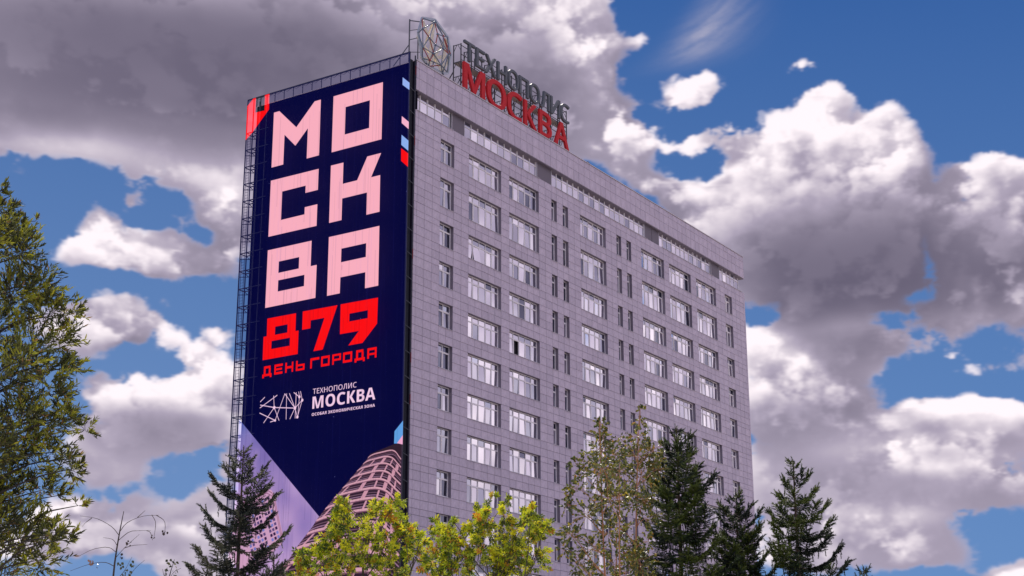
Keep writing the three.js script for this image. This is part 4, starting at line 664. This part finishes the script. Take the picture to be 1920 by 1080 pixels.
function spruce({ label, az, d, top, width, seed, spacing = 0.34, density = 1, tint, group, sag = 0.25, lean = 0, low = 0 }) {
  const rnd = rngOf(seed), tip = spot(az, top, d), H = tip.y, t = thing('spruce_tree', label, 'tree', [tip.x, 0, tip.z], 0, group);
  part('trunk', [limb([V(0, 0, 0), V(lean * 0.3, H * 0.4, 0), V(lean * 0.6, H * 0.75, 0), V(lean, H, 0)], 0.11, 0.012, 7)], barkSpruce, t);
  const wood = [], nd = [];
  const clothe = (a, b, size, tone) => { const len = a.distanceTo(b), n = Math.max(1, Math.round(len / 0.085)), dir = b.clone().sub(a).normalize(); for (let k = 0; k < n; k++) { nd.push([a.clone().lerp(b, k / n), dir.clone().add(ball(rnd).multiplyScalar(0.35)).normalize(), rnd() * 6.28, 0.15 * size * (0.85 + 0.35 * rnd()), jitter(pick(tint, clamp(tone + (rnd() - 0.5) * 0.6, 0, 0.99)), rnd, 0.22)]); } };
  clothe(V(lean, H - 0.75, 0), V(lean, H + 0.02, 0), 0.9, 0.8);
  for (let y = H - 0.22, w = 0; y > Math.max(1.2, low); w++) {
    const down = H - y, reach = width * Math.pow(down, 0.82) * (0.8 + 0.45 * rnd()), n = down < 0.6 ? 3 : 4 + Math.floor(rnd() * 2.4) + (density >= 1 ? 1 : 0), turn = rnd() * 6.28, x0 = lean * (y / H);
    for (let k = 0; k < n; k++) {
      if (rnd() > density + 0.2) continue;
      const a = turn + ((k + (rnd() - 0.5) * 0.5) / n) * 6.28, len = reach * (0.7 + 0.5 * rnd()), out = V(Math.cos(a), 0, Math.sin(a)), y0 = y + (rnd() - 0.5) * spacing * 0.5;
      const rise = down < 1.2 ? 0.6 : 0.3 - sag * Math.min(1, (down - 1.2) / 4), pts = [0, 0.35, 0.7, 1].map((f) => V(x0, y0, 0).addScaledVector(out, len * f).add(V(0, len * (rise * f - sag * 1.1 * f * (1 - f) * Math.min(1, down / 3) + 0.3 * f * f * f), 0)));
      wood.push(limb(pts, 0.008 + len * 0.006, 0.004, 4));
      const cv = new THREE.CatmullRomCurve3(pts), tone = rnd(), side = V(-out.z, 0, out.x);
      const steps = Math.max(3, Math.round(len / 0.062));
      for (let j = 1; j <= steps; j++) {
        const f = 0.1 + 0.9 * (j / steps), p = cv.getPoint(f), tl = (0.22 + 0.4 * Math.min(1, len)) * (1.06 - f * 0.7) * (0.6 + 0.6 * rnd()) * (f < 0.25 ? 0.6 : 1) * 0.85 * Math.min(1, 0.3 + 0.45 * down), fwd = cv.getTangent(f);
        for (const s of [-1, 1]) {
          if (rnd() > density) continue;
          const dir = fwd.clone().multiplyScalar(0.75).addScaledVector(side, s * (0.75 + 0.3 * rnd())).add(V(0, 0.1 - 0.55 * sag * 2 * Math.min(1, down / 2.5) * (0.6 + 0.8 * rnd()), 0)).normalize();
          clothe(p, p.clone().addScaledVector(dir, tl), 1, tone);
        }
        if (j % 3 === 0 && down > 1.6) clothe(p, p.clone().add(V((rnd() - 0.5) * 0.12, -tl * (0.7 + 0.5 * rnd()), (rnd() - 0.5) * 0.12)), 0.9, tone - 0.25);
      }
      for (let q = 0; q < (down > 0.8 ? 5 : 1); q++) clothe(cv.getPoint(0.78 + 0.05 * q), cv.getPoint(0.78 + 0.05 * q).addScaledVector(cv.getTangent(1).add(V((rnd() - 0.5) * 1.1, 0.35 * rnd(), (rnd() - 0.5) * 1.1)).normalize(), 0.2), 1.1, tone + 0.35);  // branch ends take a brighter tint, their sunlight put into the colour
    }
    y -= spacing * (0.75 + 0.5 * rnd()) * (1 + 0.12 * Math.min(3, down));
  }
  part('branches', wood, barkSpruce, t);
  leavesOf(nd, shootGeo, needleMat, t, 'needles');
  return t;
}
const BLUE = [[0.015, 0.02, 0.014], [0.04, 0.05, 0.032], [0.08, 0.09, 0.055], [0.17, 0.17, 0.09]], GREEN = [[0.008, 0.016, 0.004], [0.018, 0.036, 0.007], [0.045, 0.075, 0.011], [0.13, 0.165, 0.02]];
const ROW = 'dark spruces before the right half of the tower';
spruce({ label: 'grey-green spruce before the left edge of the lit screen', az: -10.04, d: 44, top: 10.75, width: 0.46, seed: 47, spacing: 0.37, density: 0.95, tint: BLUE, sag: 0.24 });
spruce({ label: 'tip of a small spruce low before the lit screen', az: -8.75, d: 52, top: 6.9, width: 0.32, seed: 42, density: 0.9, tint: BLUE, sag: 0.2 });
spruce({ label: 'tall dark green spruce beside the birches', az: 6.2, d: 42, top: 11.5, width: 0.42, seed: 43, spacing: 0.33, density: 1, tint: GREEN, group: ROW, sag: 0.3 });
spruce({ label: 'dark green spruce before the right edge of the tower', az: 8.3, d: 43, top: 9.1, width: 0.44, seed: 44, spacing: 0.31, density: 1, tint: GREEN, group: ROW, sag: 0.26 });
spruce({ label: 'dark spruce standing clear of the tower against the clouds', az: 10.45, d: 42, top: 10.25, width: 0.42, seed: 48, spacing: 0.34, density: 0.93, tint: GREEN, group: ROW, sag: 0.27 });
spruce({ label: 'small dark spruce, rightmost, only its tip showing', az: 12.75, d: 46, top: 6.35, width: 0.4, seed: 46, density: 0.9, tint: GREEN, group: ROW, sag: 0.2 });
// bare young tree with arching twigs
{
  const d = 30, rnd = rngOf(51), base = spot(-14.28, 0, d); base.y = 0;
  const t = thing('bare_sapling', 'bare young tree with thin arching twigs against the clouds', 'tree', [base.x, 0, base.z]), bark = std(0.09, 0.065, 0.05, 0.9);
  const P = (a, e, z = 0) => spot(a, e, d + z).sub(base), wood = [], leaves = [];
  part('trunk', [limb([V(0, 0, 0), P(-14.38, 4), P(-14.4, 6.2), P(-14.3, 7.5), P(-14.2, 8.3)], 0.03, 0.006, 6)], bark, t);
  for (const [a0, e0, ...rest] of [[-14.31, 7.45, -14.6, 7.75, -15.1, 8.0, -15.7, 8.08], [-14.3, 7.55, -14.05, 7.9, -13.5, 8.15, -12.95, 8.2], [-13.05, 8.2, -12.75, 8.0, -12.7, 7.5], [-13.2, 8.2, -13.05, 7.9, -13.08, 7.35], [-14.33, 7.25, -14.0, 7.55, -13.6, 7.63, -13.2, 7.65], [-13.35, 7.64, -13.2, 7.55, -13.12, 7.3], [-14.36, 7.1, -14.5, 7.28, -14.85, 7.35], [-14.37, 6.85, -14.6, 7.0, -15.1, 6.95, -15.6, 6.7], [-14.37, 6.65, -14.05, 7.05, -13.6, 7.5], [-14.1, 7.0, -13.8, 7.1, -13.3, 7.15], [-14.39, 6.35, -14.7, 6.48, -15.2, 6.42, -15.9, 6.15], [-13.9, 5.9, -13.7, 6.25, -13.35, 6.6], [-14.39, 5.8, -14.1, 6.1, -13.8, 6.7], [-15.3, 8.02, -15.5, 7.85, -15.6, 7.7], [-13.7, 8.1, -13.55, 8.25, -13.45, 8.35]]) {
    const pts = [P(a0, e0)]; for (let k = 0; k < rest.length; k += 2) pts.push(P(rest[k], rest[k + 1], (rnd() - 0.5) * 0.8)); wood.push(limb(pts, 0.008, 0.003, 4));
  }
  for (const [a, e, n, c] of [[-12.7, 7.6, 7, 0], [-13.08, 7.4, 5, 0], [-13.95, 7.2, 5, 0], [-14.2, 6.8, 3, 0], [-15.2, 6.5, 9, 1], [-15.05, 6.35, 3, 0], [-13.75, 6.5, 8, 2], [-13.9, 6.2, 9, 2], [-14.2, 6.4, 6, 2], [-14.05, 6.05, 10, 2]]) for (let k = 0; k < n; k++) leaves.push([P(a + (rnd() - 0.5) * 0.16, e + (rnd() - 0.5) * 0.22, (rnd() - 0.5) * 0.3), ball(rnd).add(V(0, -0.8, 0)).normalize(), rnd() * 6, 0.7 + 0.5 * rnd(), jitter([[0.07, 0.045, 0.04], [0.3, 0.17, 0.12], [0.07, 0.08, 0.03]][c], rnd)]);
  part('branches', wood, bark, t); leavesOf(leaves, birchLeaf, leafMat(0.6, 0.2), t);
}
{
  const d = 30, rnd = rngOf(52), base = spot(-12.5, 0, d); base.y = 0;
  const t = thing('young_birch', 'young birch tip with few small leaves beside the grey-green spruce', 'tree', [base.x, 0, base.z]), P = (a, e) => spot(a, e, d).sub(base), leaves = [];
  part('trunk', [limb([V(0, 0, 0), P(-12.5, 4), P(-12.45, 6.0), P(-12.3, 6.65)], 0.025, 0.004, 5)], barkDark, t);
  part('branches', [limb([P(-12.46, 5.9), P(-12.3, 6.2), P(-12.05, 6.35)], 0.006, 0.003, 4), limb([P(-12.46, 5.7), P(-12.65, 6.1), P(-12.7, 6.3)], 0.006, 0.003, 4)], barkDark, t);
  for (let k = 0; k < 60; k++) { const e = 5.3 + 1.35 * rnd(); leaves.push([P(-12.4 + (rnd() - 0.5) * (0.9 - (e - 5.3) * 0.45), e), ball(rnd).add(V(0, -0.6, 0)).normalize(), rnd() * 6, 0.8 + 0.5 * rnd(), jitter(rnd() < 0.3 ? [0.2, 0.2, 0.05] : [0.06, 0.065, 0.025], rnd)]); }
  leavesOf(leaves, birchLeaf, leafMat(0.5, 0.3), t);
}

renderer.render(scene, camera);
